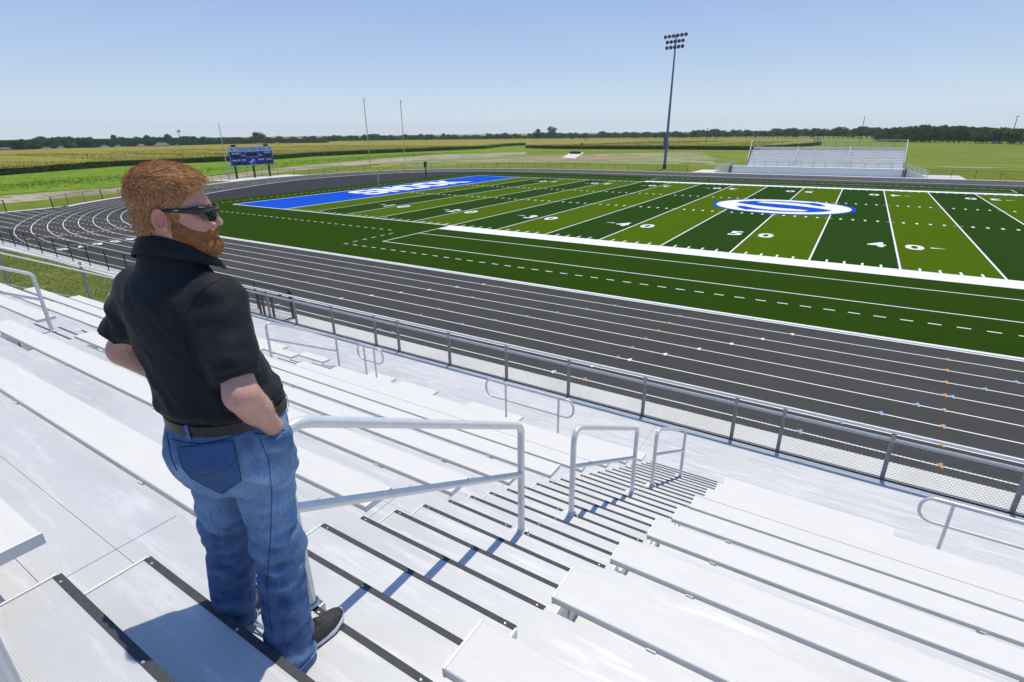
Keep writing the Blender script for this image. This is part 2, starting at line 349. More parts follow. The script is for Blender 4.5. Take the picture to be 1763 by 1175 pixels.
# ------------------------------------------------------------------ artificial turf
mb = MB(); xs = sorted(set([-15.2+.5*i for i in range(36)]+[-9.144]+[4.572*i for i in range(21)]+[100.584,106.5]))
YT = 59.55
for x0, x1 in zip(xs[:-1], xs[1:]):
    if x1-x0 < 1e-4: continue
    def ylo(x):
        y = crossY(off(OUT, 9.17), x); return max(-13.03, y if y is not None else -13.03)
    def yhi(x): return YT
    xm = (x0+x1)/2
    if x0 >= -9.145 and x1 <= 100.6:
        mi = 3 if (xm < 0 or xm > 91.44) else (2 if int(xm//4.572) % 2 == 0 else 1)
        mb.poly([(x0,ylo(x0),.06),(x1,ylo(x1),.06),(x1,0,.06),(x0,0,.06)], 0)
        mb.poly([(x0,0,.06),(x1,0,.06),(x1,48.77,.06),(x0,48.77,.06)], mi)
        mb.poly([(x0,48.77,.06),(x1,48.77,.06),(x1,YT,.06),(x0,YT,.06)], 0)
    else: mb.poly([(x0,ylo(x0),.06),(x1,ylo(x1),.06),(x1,YT,.06),(x0,YT,.06)], 0)
tag(mb.build('turf', [M['turf_side'], M['turf_dark'], M['turf_light'], M['turf_blue']]), kind='structure')
sheet('infield_surface', [(-31.0,10),(-30,5),(-26,-1),(-21,-6),(-15.25,-9.5),(-15.25,59.5),(-21,55.5),(-27.5,48),(-31.5,38),(-32.6,28),(-32.3,19)], .056, M['infield'])
# ------------------------------------------------------------------ turf markings
Z1 = .068; mb = MB()
seg(mb, 22.86, 68.58, -1.95, 0, Z1); seg(mb, 22.86, 68.58, 48.77, 50.6, Z1)
for y0, y1 in ((-.20, 0),(48.77,48.97)):
    seg(mb, -9.25, 22.86, y0, y1, Z1); seg(mb, 68.58, 100.7, y0, y1, Z1)
seg(mb, -9.345, -9.144, -.2, 48.97, Z1+.001); seg(mb, 100.58, 100.78, -.2, 48.97, Z1+.001)
for i in range(0, 21):
    x = 4.572*i; wd = .10 if i in (0,20) else .055
    seg(mb, x-wd, x+wd, 0.001, 48.768, Z1)
HA, HB = 19.35, 31.95
for y in range(1, 100):
    if y % 5 == 0: 
        x = y*.9144
        for h in (HA, HB):
            seg(mb, x-.33, x-.056, h-.05, h+.05, Z1); seg(mb, x+.056, x+.33, h-.05, h+.05, Z1)
        continue
    x = y*.9144
    seg(mb, x-.06, x+.06, .02, .75, Z1); seg(mb, x-.06, x+.06, 48.0, 48.75, Z1)
    for h in (HA, HB): seg(mb, x-.10, x+.10, h-.30, h+.30, Z1)
seg(mb, 2.74-.06, 2.74+.06, 23.9, 24.9, Z1+.0015)
for (a_, b_, sgn) in ((-4.31,-8.27,1),(48.77+4.0,48.77+7.6,-1)):   # team box lines
    seg(mb, 22.86, 68.58, a_-.05, a_+.05, Z1); seg(mb, 22.86, 68.58, b_-.05, b_+.05, Z1)
    lo_, hi_ = (b_+.05, a_-.05) if sgn > 0 else (a_+.05, b_-.05)
    seg(mb, 22.86, 22.96, lo_, hi_, Z1); seg(mb, 68.48, 68.58, lo_, hi_, Z1)
seg(mb, 22.86, 22.96, -4.26, -1.951, Z1)
def dashes(x0, y0, x1, y1, p=.93, l=.45, w=.10):
    a = Vector((x0,y0)); b_ = Vector((x1,y1)); L = (b_-a).length; t = (b_-a)/L; n = Vector((-t.y,t.x))*w/2; s_ = 0
    while s_+l < L:
        q = a+t*s_; r_ = q+t*l; mb.poly([(*(q-n),Z1+.001),(*(r_-n),Z1+.001),(*(r_+n),Z1+.001),(*(q+n),Z1+.001)]); s_ += p
dashes(21.0,-10.26,70.4,-10.26); dashes(21.1,-9.5,21.1,-4.6); dashes(-12.1,-4.32,20.9,-4.32); dashes(-12.1,-3.6,-12.1,52.3)
dashes(-12.1,52.6,20.9,52.6); dashes(21.1,53.3,21.1,57.2); dashes(21.0,57.3,72,57.3); dashes(70.5,-9.5,70.5,-4.6)
tag(mb.build('turf_markings', M['turf_white']), kind='structure')
def oval(cx, cy, a, b_, z, n=64): return [(cx+a*math.cos(2*math.pi*k/n), cy+b_*math.sin(2*math.pi*k/n), z) for k in range(n)]
mb = MB()
LX, LY, LA, LB = 45.55, 26.35, 6.75, 6.25
mb.poly(oval(LX, LY, LA, LB, Z1+.004), 1); mb.poly(oval(LX, LY, LA-.42, LB-.42, Z1+.008), 0)
S1 = [(-.69,.286),(-.60,.43),(-.43,.585),(-.08,.70),(.317,.64),(.395,.68),(.52,.52),(.60,.24),(.48,.25),(.334,.42),(.15,.51),(-.07,.555),(-.33,.52),(-.41,.40),(-.33,.32),(0,.24),(.30,.11),(.52,-.03),(.66,-.17)]
full = S1 + [(-a_, -b_) for a_, b_ in S1]
SC = (LA, LB*1.04)
bm = bmesh.new(); vs = [bm.verts.new((LX+a_*SC[0], LY+b_*SC[1], Z1+.012)) for a_, b_ in full]; fc = bm.faces.new(vs); res = bmesh.ops.triangulate(bm, faces=[fc]); bm.verts.index_update()
mb.mesh([v.co.copy() for v in bm.verts], [tuple(v.index for v in f.verts) for f in bm.faces], 1); bm.free()
o = mb.build('midfield_logo', [M['turf_white'], M['turf_blue']]); fixup(o); tag(o, kind='structure')
mb = MB(); dig = {c: text_geo(c, 2.45, .075) for c in '0123456789'}
for i, n in enumerate([10,20,30,40,50,40,30,20,10]):
    x = (i+1)*9.144; s_ = str(n)
    for yy, ux, uy in ((7.55,(1,0,0),(0,1,0)),(43.0,(-1,0,0),(0,-1,0))):
        for j, ch in enumerate(s_):
            sd = (-1 if j == 0 else 1)*ux[0]
            put_text(mb, dig[ch], ux, uy, (x+sd*1.06, yy, Z1), .86, 1.0)
        if n != 50:                   # direction arrow
            d = -1 if i < 4 else 1; y0 = yy+(.55 if yy < 20 else -.55)*0+.35*(1 if yy < 20 else -1)
            xa = x+d*1.95; mb.poly([(xa,y0-.16,Z1),(xa+d*.9,y0,Z1),(xa,y0+.16,Z1)])
tag(fixup(mb.build('yard_numbers', M['turf_white'])), kind='structure')
BL = {'S':[[(1,7),(4,7),(5,6),(5,5),(3.6,5),(3.6,5.6),(1.4,5.6),(1.4,4.2),(4,4.2),(5,3.2),(5,1),(4,0),(1,0),(0,1),(0,2.2),(1.4,2.2),(1.4,1.4),(3.6,1.4),(3.6,2.8),(1,2.8),(0,3.8),(0,6)]],
 'N':[[(0,0),(0,7),(1.5,7),(3.5,3.2),(3.5,7),(5,7),(5,0),(3.5,0),(1.5,3.8),(1.5,0)]],
 'O':[[(1,7),(4,7),(5,6),(5,3.5),(3.6,3.5),(3.6,5.6),(1.4,5.6),(1.4,3.5),(0,3.5),(0,6)],[(0,3.5),(1.4,3.5),(1.4,1.4),(3.6,1.4),(3.6,3.5),(5,3.5),(5,1),(4,0),(1,0),(0,1)]],
 'K':[[(0,0),(0,7),(1.5,7),(1.5,4.3),(3.3,7),(5,7),(2.9,3.8),(6.6,0),(4.0,0),(1.5,2.9),(1.5,0)]]}
mb = MB()
for ch, yy in zip('SNOOK', (14.7,19.0,23.3,27.7,32.1)):
    for pl in BL[ch]:                 # chamfered block letters, read from the field side, slanted
        bm = bmesh.new(); fc = bm.faces.new([bm.verts.new((-2.1-.85*py, yy+px_*.80+py*.10, Z1+.002)) for px_, py in pl]); bmesh.ops.triangulate(bm, faces=[fc]); bm.verts.index_update()
        mb.mesh([v.co.copy() for v in bm.verts], [tuple(v.index for v in f.verts) for f in bm.faces]); bm.free()
tag(fixup(mb.build('end_zone_letters', M['turf_white'])), kind='structure')
# ================================================================== the bleachers the man stands on
Y0, T, Z0, RI = -33.792, .838, 4.741, .433
def ny(k): return Y0+T*k
def nz(k): return Z0-RI*k
XL, XE = 34.75, 62.0
AIS = [42.22, 50.39, 58.6]; AW = .655
KT = -5
st = empty('bleachers', (45, -30, 0)); tag(st, 'wide aluminium home bleachers sloping down to the track, filled with long white bench rows', 'bleachers')
def part(mb, name, mats, parent=st, **k):
    o = mb.build(name, mats, None, **k); o.parent = parent; o.matrix_parent_inverse = Matrix.Translation(-parent.location); return o
for k in range(KT, 7):               # each walking deck, two planks with a joint
    mb = MB(); y0, y1 = ny(k-1)+.012, ny(k); z = nz(k)
    x = XL
    while x < XE-.01:
        x1 = min(x+7.3, XE)
        for j in range(3):
            a_ = y0+(y1-y0)*j/3; c_ = y0+(y1-y0)*(j+1)/3-.0025
            mb.box(x, x1-.004, a_, c_, z-.045, z)
        x = x1
    part(mb, 'deck', M['deck'])
    mb = MB(); mb.box(XL, XE, ny(k)-.06, ny(k)-.045, nz(k+1)+.004, z-.047); part(mb, 'riser', M['deck'])
mb = MB(); y0, y1 = ny(6)+.012, -26.44
for j in range(9):
    a_ = y0+(y1-y0)*j/9; c_ = y0+(y1-y0)*(j+1)/9-.003; x = XL
    while x < XE: mb.box(x, min(x+7.3,XE)-.004, a_, c_, nz(7)-.045, nz(7)); x += 7.3
part(mb, 'walkway', M['deck'])
mb = MB(); mb.box(XL, XE, -26.44, -26.40, 1.60, nz(7)+.012); part(mb, 'walkway_edge', M['blackmetal'])
for j in range(5):
    mb = MB(); mb.box(XL, XE, -26.43, -26.405, .08+j*.30, .08+j*.30+.288); part(mb, 'front_panel', M['deck'])
mb = MB()
for x in np.arange(XL+.1, XE, 1.83):
    for k in (-4,-2,0,2,4,6): mb.box(x-.05, x+.05, ny(k)-.15, ny(k)-.05, .05, nz(k)-.05)
    mb.bar((x, ny(KT), nz(KT)-.62), (x, ny(6)-.1, nz(6)-.62), .08, .12)
part(mb, 'understructure', M['fencerail'])
for k in (0, 3, 5): pass
# dark nosings and half steps of the aisles
def nosing(mb, x0, x1, k, both=True):
    y, z = ny(k), nz(k)
    mb.box(x0, x1, y-.006, y+.008, z-.04, z+.003); mb.box(x0, x1, y-.020, y-.006, z+.0005, z+.003)
_sc = MB(); _sc.lathe([(0,.003),(.0045,.004),(.006,.002)][::-1], 8); SCM = None
def screw(x, y, z, parent):
    global SCM
    if SCM is None: o_ = _sc.build('screw', M['screw']); SCM = o_.data
    else: o_ = bpy.data.objects.new('screw', SCM); C.objects.link(o_)
    o_.location = (x-st.location.x, y-st.location.y, z-st.location.z+.003) if False else (x, y, z+.002); o_.parent = parent
for ai, ax in enumerate(AIS):
    for k in range(KT, 7):
        gap = {0:1, 1:1, 3:1, 4:1, 6:1, -2:1, -3:1, -5:1}.get(k, 0)
        mb = MB()
        if gap: nosing(mb, ax-AW, ax-.075, k); nosing(mb, ax+.02, ax+AW, k)
        else: nosing(mb, ax-AW, ax+AW, k)
        o = part(mb, 'nosing', M['nose'])
        if ai == 1:
            for x in ([ax-AW+.04, ax-.12, ax+.07, ax+AW-.04] if gap else [ax-AW+.04, ax, ax+AW-.04]): screw(x, ny(k)-.012, nz(k), o)
        for f_ in (1/3, 2/3):        # the two box steps below each deck edge
            kk = k+f_; y, z = ny(kk), nz(kk); mb = MB()
            x0, x1 = ax-AW, ax+AW
            for j in range(2 if f_ > .5 else 1): 
                a_ = ny(k)+.014+(y-ny(k)-.014)*0; 
            mb.box(x0, x1, ny(k)+.0145 if f_ < .5 else ny(k+1/3)+.014, y-.006, z-.04, z)
            mb.box(x0, x0+.03, ny(k+(0 if f_ < .5 else 1/3))+.0145, y-.0065, nz(k+1)+.002, z-.041); mb.box(x1-.03, x1, ny(k+(0 if f_ < .5 else 1/3))+.0145, y-.0065, nz(k+1)+.002, z-.041)
            mb.box(x0+.031, x1-.031, y-.03, y-.02, nz(k+1)+.002, z-.041)
            e = .012
            mb.box(x0-e, x0-.001, ny(k+(0 if f_ < .5 else 1/3))+.0145, y-.0065, z-.05, z+.006, 1); mb.box(x1+.001, x1+e, ny(k+(0 if f_ < .5 else 1/3))+.0145, y-.0065, z-.05, z+.006, 1)
            o = part(mb, 'step', [M['deck'], M['cap']]); n_ = MB(); nosing(n_, x0, x1, kk); q = n_.build('nosing', M['nose']); q.parent = o
            if ai == 1:
                for x in (ax, ax+AW-.05, ax-AW+.05): screw(x, y-.012, z, q)
BO, BW, BH = .045, .236, .040
def bench(x0, x1, k):
    y0 = ny(k)+BO; y1 = y0+BW; z = nz(k)+BH; mb = MB()
    prof = [(y0,z-.040),(y0,z-.004),(y0+.004,z),(y1-.004,z),(y1,z-.004),(y1,z-.040)]
    vs = [(x,a_,c_) for x in (x0+.012, x1-.012) for a_,c_ in prof]; n = len(prof)
    for i in range(n-1): mb.mesh([vs[i], vs[n+i], vs[n+i+1], vs[i+1]], [(0,1,2,3)], 1 if i in (0, n-2) else 0)
    mb.mesh([vs[0], vs[n-1], vs[2*n-1], vs[n]], [(0,1,2,3)], 1)
    x = x0+.5
    while x < x1-.1:                 # brackets and clips
        mb.box(x, x+.045, y0+.04, y1-.02, z-.09, z-.041, 2); mb.box(x, x+.045, y0-.012, y0-.001, z-.039, z-.026, 2)
        x += 1.83
    pass
    o = part(mb, 'bench', [M['bench'], M['edge'], M['fencerail']])
    for xa, xb in ((x0, x0+.0115), (x1-.0115, x1)):
        c_ = MB(); c_.box(xa, xb, y0-.002, y1+.002, z-.043, z+.003); q = c_.build('end_cap', M['cap']); q.parent = o
secs = [(XL+.05, AIS[0]-AW-.014), (AIS[0]+AW+.014, AIS[1]-AW-.014), (AIS[1]+AW+.014, AIS[2]-AW-.014), (AIS[2]+AW+.014, XE-.05)]
for k in range(KT, 6):
    for a_, c_ in secs: bench(a_, c_, k)
for a_, c_ in ((38.4,39.9),(40.6,AIS[0]-AW-.014),(43.05,43.80),(44.0,45.05),(45.95,47.22),(48.5,AIS[1]-AW-.014),(AIS[1]+AW+.014,53.30),(56.2,AIS[2]-AW-.014)): bench(a_, c_, 6)
mb = MB()
for a_, c_ in ((42.95,43.9),(45.05,45.9),(47.3,48.45),(53.38,56.1)): mb.box(a_, c_, ny(6)-.05, ny(6)+.010, nz(6)-.05, nz(6)+.004)
part(mb, 'deck_edge', M['edge'])
# ------------------------------------------------------------------ aisle handrails
def side_of(x): return {42.22:'far left', 50.39:'nearest', 58.6:'right'}[x]
def handrail(ax, k0, k1, label):
    ax = ax+.005; y0, y1 = ny(k0), ny(k1)
    root = empty('handrail', (ax, y1, nz(k1))); tag(root, label, 'handrail', 'handrails down the bleacher aisles')
    L = Vector(root.location); h = .868; r = .0242
    P = [(ax,y0,nz(k0)+.004),(ax,y0,nz(k0)+h),(ax,y1,nz(k1)+h),(ax,y1,nz(k1)+.004)]
    pts = [Vector(p)-L for p in bend(P, [.17,.06], 8)]
    mb = MB(); mb.tube(pts, r, 16); mb.build('frame', M['rail'], root, smooth=40)
    mb = MB(); mb.tube([Vector((ax,y0,nz(k0)+.485))-L, Vector((ax,y1,nz(k1)+.485))-L], .0205, 14); mb.build('mid_rail', M['rail'], root, smooth=40)
    for y, k in ((y0,k0),(y1,k1)):
        mb = MB(); z = nz(k)-L.z
        mb.lathe([(.028,.0),(.036,.004),(.036,.014),(.029,.018)], 14, (0, y-L.y, z)); mb.box(-.045,.045, y-L.y-.03, y-L.y+.035, z-.06, z+.003)
        mb.build('base_clamp', M['fencerail'], root, smooth=30)
handrail(AIS[1], -2, 0, 'shiny aisle handrail right beside the man, the largest one')
handrail(AIS[1], 1, 3, 'handrail with bent pipe frame half way down the stepped aisle')
handrail(AIS[1], 4, 6, 'small handrail at the foot of the stepped aisle near the walkway')
handrail(AIS[1], -5, -3, 'handrail post cropped by the lower left corner of the picture')
handrail(AIS[0], -2, 0, 'handrail at left edge above the white benches, before the grass')
handrail(AIS[0], 1, 3, 'aisle handrail standing in the far aisle hidden behind the man')
handrail(AIS[0], 4, 6, 'thin handrail just right of the man in the far aisle by the walkway')
# ------------------------------------------------------------------ guard rails in front of the open spaces
def guard(x0, x1, posts, label, name='guard_rail'):
    y = ny(6)+.02; z = nz(6); root = empty(name, ((x0+x1)/2, y, z)); tag(root, label, 'guard rail', 'rounded guard rails above the walkway')
    L = Vector(root.location); zt, zb = z+.82, z+.46; q = .16
    loop = []
    for cx, cz, a0 in ((x0+q, zt-q, 90),(x0+q, zb+q, 180),(x1-q, zb+q, 270),(x1-q, zt-q, 0)):
        for i in range(7): a = R(a0+i*15); loop.append(Vector((cx+q*math.cos(a), y, cz+q*math.sin(a)))-L)
    mb = MB(); mb.tube(loop, .021, 12, closed=True); mb.build('loop', M['rail'], root, smooth=40)
    for x in posts:
        mb = MB(); mb.tube([Vector((x,y-.002,z+.004))-L, Vector((x,y-.002,zt-.02))-L], .021, 12); mb.lathe([(.034,.004),(.034,.02),(.024,.024)], 12, (x-L.x, -.002, 0)); mb.build('post', M['rail'], root, smooth=40)
guard(42.92, 43.72, (43.13, 43.45), 'short rounded guard rail with two close posts above the walkway')
guard(46.52, 48.42, (46.98, 48.12), 'long rounded guard rail with two wide set posts in the middle')
guard(53.46, 56.4, (53.78, 56.0), 'rounded guard rail running out of the right edge')
# ------------------------------------------------------------------ chain link
def chain(mb, p0, p1, z0, z1, s=.062, r=.0022, base=None):
    """crossing diagonal wires between two base points; z0/z1 heights (or pairs at both ends)"""
    p0 = Vector(p0); p1 = Vector(p1); L = (p1-p0).length; t = (p1-p0)/L
    H = z1-z0; n = int((L+H)/s)
    for sg in (1, -1):
        for i in range(n+1):
            a = i*s-H if sg > 0 else i*s
            # wire goes from (a,0) to (a+sg*H,H)
            u0_, v0_ = a, 0.0; u1_, v1_ = a+sg*H, H
            def clip(u0_, v0_, u1_, v1_):
                if u0_ == u1_: return None
                ts = sorted([(0-u0_)/(u1_-u0_), (L-u0_)/(u1_-u0_)]); t0, t1 = max(0, ts[0]), min(1, ts[1])
                if t1-t0 < 1e-3: return None
                return u0_+(u1_-u0_)*t0, v0_+(v1_-v0_)*t0, u0_+(u1_-u0_)*t1, v0_+(v1_-v0_)*t1
            c_ = clip(u0_, v0_, u1_, v1_)
            if not c_: continue
            def pt(u_, v_):
                q = p0+t*u_; zb = q.z if base is None else base(u_); return Vector((q.x, q.y, zb+z0+v_))
            mb.tube([pt(c_[0],c_[1]), pt(c_[2],c_[3])], r, 3, caps=False)
FY = -26.43; FX = [34.7,36.0,37.4,39.19,40.99,41.89,43.70,45.48,47.18,48.96,50.78,51.62,53.29,55.02,56.8,58.6,60.3,62]
fr = empty('chain_link_fence', (48, FY, nz(7))); tag(fr, 'grey chain link fence with double top rail along the front walkway', 'fence'); L = Vector(fr.location)
mb = MB(); mb.bar(Vector((34.7,FY+.02,nz(7)+.945))-L, Vector((62,FY+.02,nz(7)+.945))-L, .042, .042); mb.build('top_rail', M['fencerail'], fr, smooth=False)
mb = MB(); mb.tube([Vector((34.7,FY+.02,nz(7)+.80))-L, Vector((62,FY+.02,nz(7)+.80))-L], .021, 10); mb.tube([Vector((34.7,FY-.008,nz(7)+.775))-L, Vector((62,FY-.008,nz(7)+.775))-L], .007, 6); mb.build('lower_rail', M['fencerail'], fr, smooth=40)
mb = MB(); mb.tube([Vector((34.7,FY-.005,nz(7)+.05))-L, Vector((62,FY-.005,nz(7)+.05))-L], .012, 6); mb.build('bottom_rail', M['fencepost'], fr)
mb = MB(); chain(mb, Vector((34.7,FY-.012,nz(7)))-L, Vector((62,FY-.012,nz(7)))-L, .03, .785); mb.build('mesh', M['wire'], fr)
for x in FX:
    mb = MB(); mb.box(x-.032-L.x, x+.032-L.x, .0, .05, -.10, .93); o = mb.build('post', M['fencepost'], fr)
# sloping end fence
ef = empty('end_fence', (34.62, ny(0), nz(0))); tag(ef, 'silver chain link guard fence sloping down the left end of the bleachers', 'fence'); L = Vector(ef.location)
XF = 34.62; sl_ = -RI/T
def sz(y): return Z0+(y-Y0)*sl_
for nm, h, r_, dx in (('top_rail',1.05,.024,0),('hand_rail',.91,.021,.09),('bottom_rail',.10,.016,0)):
    mb = MB(); mb.tube([Vector((XF+dx, ny(KT-1), sz(ny(KT-1))+h))-L, Vector((XF+dx, -26.6, sz(-26.6)+h))-L], r_, 12); mb.build(nm, M['fencerail'], ef, smooth=40)
for k in (-4.0,-2.1,-.2,1.84,3.69,5.5,7.3):
    y = ny(k); mb = MB(); mb.tube([Vector((XF-.03,y,sz(y)-.4))-L, Vector((XF-.03,y,sz(y)+1.12))-L], .033, 12); mb.lathe([(.033,1.12),(.036,1.13),(.028,1.16),(0,1.175)], 12, (-.03, y-L.y, sz(y)-L.z)); mb.build('post', M['fencepost'], ef, smooth=40)
mb = MB(); chain(mb, Vector((XF-.005, ny(KT-1), 0))-Vector((L.x,L.y,0)), Vector((XF-.005, -26.6, 0))-Vector((L.x,L.y,0)), .08, 1.04, .058, .0017, base=lambda u: sz(ny(KT-1)+u)-L.z); mb.build('mesh', M['wire'], ef)
# ------------------------------------------------------------------ black track fence
FP = [(32.2,-23.35),(0,-23.35),(-25.9,-23.35),(-25.75,-17.5)]
ring_ = off(OUT[iS-2:], -1.25)
def bulge(p):
    f_ = math.exp(-((p[1]-27)/8.5)**2) if p[0] < -30 else 0; return (p[0]-4.6*f_, p[1])
ring_ = [bulge(p) for p in ring_]
def resample(P, s):
    P = [Vector(p) for p in P]; out = [P[0]]; d = 0
    for a_, c_ in zip(P[:-1], P[1:]):
        Ls = (c_-a_).length; 
        while d+Ls-0 >= s:
            t = (s-d)/Ls; a_ = a_.lerp(c_, t); out.append(a_); Ls = (c_-a_).length; d = 0
            if Ls < 1e-6: break
        d += Ls
    return out
def black_fence(path, name, label, posts_step, thick=(), s=.12, H=1.22, wr=.0022):
    P = resample(path, posts_step); root = empty(name, (P[0].x, P[0].y, .05)); tag(root, label, 'fence', 'black chain link fences round the track'); L = Vector((P[0].x, P[0].y, 0.05))
    mb = MB(); pl = [Vector((p.x,p.y,.05+H))-L for p in P]; mb.tube(pl, .021, 6); mb.build('top_rail', M['blackmetal'], root)
    mb = MB(); mb.tube([q-Vector((0,0,H-.08)) for q in pl], .010, 4); mb.build('bottom_wire', M['blackmetal'], root)
    for i, p in enumerate(P):
        mb = MB(); r_ = .05 if i in thick else .030; mb.tube([(p.x-L.x,p.y-L.y,0),(p.x-L.x,p.y-L.y,H+.03)], r_, 8); mb.build('post', M['blackmetal'], root)
    mb = MB()
    for a_, c_ in zip(P[:-1], P[1:]): chain(mb, (a_.x-L.x,a_.y-L.y,0), (c_.x-L.x,c_.y-L.y,0), .06, H, s, wr)
    mb.build('mesh', M['blackwire'], root)
black_fence([(32.2,-23.0),(-25.8,-23.0)], 'track_fence', 'black chain link fence on the near concrete strip below the grass', 2.44, s=.09)
black_fence([(-25.8,-22.9),(-25.75,-15.9)], 'track_fence', 'black fence closing the end of the straight lanes', 2.33, thick=(3,), s=.10)
i0 = next(i for i, p in enumerate(ring_) if p[1] > -15.2)
i1 = max(i for i, p in enumerate(ring_) if p[0] < 29.5)
black_fence(ring_[i0:i1], 'track_fence', 'long black fence curving behind the scoreboard and goalpost', 3.0, thick=(0,3,47,48,50), s=.16, wr=.003)
black_fence([(61.2,75.6),(90,75.2)], 'track_fence', 'black fence right of the far bleachers', 3.0, s=.16, wr=.003)
# gate frame ending the near black fence
g = empty('gate_frame', (31.2,-23.35,.05)); tag(g, 'black square tube gate frame standing where the near fence ends', 'gate'); 
for nm, (a_, c_) in {'upright':((1.15,-.55,0),(1.15,-.55,1.22))}.items(): pass
for x, y in ((1.2,.28),(1.2,-.62),(.55,-.62),(.3,-.62)):
    mb = MB(); mb.box(x-.035,x+.035,y-.035,y+.035,0,1.22); mb.build('upright', M['blackmetal'], g)
for z in (.06, 1.18):
    for a_, c_ in (((1.2,.245,z),(1.2,-.585,z)),((.585,-.62,z),(1.165,-.62,z))):
        mb = MB(); mb.bar(a_, c_, .05, .05); mb.build('crossbar', M['blackmetal'], g)
# ================================================================== goalpost, play clock, scoreboard, poles
M['yellow'] = mat('goal_yellow', (.62,.66,.05), .4); M['black'] = mat('matt_black', (.012,.012,.014), .6)
M['navy'] = mixmat('board_blue', [(.012,.03,.22),(.010,.025,.18)], [(2,.4,.7,None)], rough=.45)
M['boardwhite'] = mat('board_header', (.50,.60,.74), .5); M['silver'] = mat('silver_pole', (.55,.56,.58), .4, .4)
M['panel_lcd'] = mat('unlit_display', (.012,.010,.012), .3); M['teal'] = mat('emblem_teal', (.01,.16,.20), .5); M['headtext'] = mat('header_letter_blue', (.10,.22,.42), .5)
M['bluepole'] = mat('weathered_steel_pole', (.16,.20,.26), .5, .3); M['lampglass'] = mat('lamp_reflector', (.55,.57,.52), .25, .5); M['lampshell'] = mat('lamp_shell', (.10,.12,.10), .5, .2)
gx = -9.24; gy = 25.6
g = empty('goalpost', (gx,gy,0)); tag(g, 'slim yellow football goalpost behind the blue end zone', 'goalpost')
mb = MB(); mb.tube(bend([(-1.9,-.6,.06),(-1.9,-.6,2.2),(-.15,0,2.92),(.0,0,3.0)],[.9,.1],8), .085, 12); mb.build('gooseneck', M['yellow'], g, smooth=40)
mb = MB(); mb.tube([(0,-3.72,3.02),(0,3.72,3.02)], .075, 12); mb.build('crossbar', M['yellow'], g, smooth=40)
for s_ in (-3.7, 3.7):
    mb = MB(); mb.tube([(0,s_,3.0),(0,s_,12.25)], .055, 10); o = mb.build('upright', M['yellow'], g, smooth=40)
    mb = MB(); mb.poly([(0,s_,12.2),(.0,s_+.32,12.02),(.02,s_+.3,11.9),(0,s_,12.1)]); q = mb.build('ribbon', M['orange'], o)
p = G(735,309); p = Vector((-12.6,37.9,0))
g = empty('play_clock', p, R(12)); tag(g, 'black play clock box on a post behind the blue end zone', 'play clock')
mb = MB(); mb.box(-.07,.07,-.07,.07,.05,2.0); mb.build('post', M['black'], g)
mb = MB(); mb.box(-.12,.12,-.32,.32,2.0,3.0); o = mb.build('box', M['black'], g)
mb = MB(); mb.box(.121,.135,-.30,.30,2.02,2.16); mb.build('name_strip', M['boardwhite'], g)
mb = MB(); mb.box(.121,.135,-.27,.27,2.25,2.92); mb.build('display', M['panel_lcd'], g)
# scoreboard
sx, y0, y1, zb, zt = -46.0, 22.75, 31.55, 2.32, 5.62
g = empty('scoreboard', (sx,(y0+y1)/2,0)); tag(g, 'blue scoreboard on three black legs with a pale sponsor header, dark displays', 'scoreboard')
W = (y1-y0)/2
for y in (-W+.9, .15, W-1.0):
    mb = MB(); mb.box(-.42,-.18,y-.13,y+.13,.05,zt-.3); mb.build('leg', M['black'], g)
mb = MB(); mb.box(-.18,.12,-W,W,zb,zb+2.45); mb.build('main_panel', M['navy'], g)
hd = None
mb = MB(); mb.box(-.18,.12,-W,W,zb+2.455,zt); hd = mb.build('header', M['boardwhite'], g)
mb = MB(); mb.box(.121,.135,-W,W,zb,zb+.05); mb.box(.121,.135,-W,W,zt-.05,zt); mb.box(.121,.135,-W,-W+.05,zb+.051,zt-.051); mb.box(.121,.135,W-.05,W,zb+.051,zt-.051); mb.build('frame', M['boardwhite'], g)
for y in (-W+1.05, W-1.15):
    mb = MB(); mb.box(-.15,.2,y-.38,y+.38,zt+.02,zt+.36); mb.build('horn_speaker', M['black'], g)
def sbt(parent, s_, y, z, size, m_, bold=.02, name='lettering', shear=0):
    mb = MB(); put_text(mb, text_geo(s_, size, bold, shear), (0,1,0), (0,0,1), (.128,y,z), .95, 1); mb.build(name, m_, parent)
sbt(g, 'Citizens State Bank', 0, zt-.43, .80, M['headtext'], .012)
mb = MB()
for y in (-W+.55, W-.55):
    mb.mesh([(.129,y+a_*.26,zt-.42+b_*.26) for a_, b_ in [(-1,-.1),(-.3,.1),(-.25,.9),(.05,.9),(.1,.2),(.9,.15),(1,-.3),(.5,-.9),(.2,-1),(-.1,-.4),(-.5,-.3)]], [tuple(range(11))])
mb.build('emblem', M['teal'], g)
Wt = M['white']
for s_, y, z, sz_ in (('BLUEJAYS',-W+1.35,zb+2.15,.42),('VISITOR',W-1.1,zb+2.15,.42),('TOL',-1.85,zb+1.75,.30),('TOL',1.75,zb+1.75,.30),('BALL ON',-W+1.15,zb+.95,.38),('QTR',-1.75,zb+.95,.40),('DOWN',1.75,zb+.95,.38),('TO GO',W-1.0,zb+.95,.38)):
    sbt(g, s_, y, z, sz_, Wt, .012)
def disp(y, z, w_, h_):
    mb = MB(); mb.box(.121,.134,y-w_/2,y+w_/2,z-h_/2,z+h_/2); mb.build('display', M['panel_lcd'], g)
disp(-W+1.25, zb+1.6, 1.0,.62); disp(-W+2.15,zb+1.72,.25,.28); disp(W-1.0,zb+1.6,1.0,.62); disp(W-2.0,zb+1.75,.25,.28); disp(-1.75,zb+1.42,.25,.32); disp(1.75,zb+1.42,.25,.32)
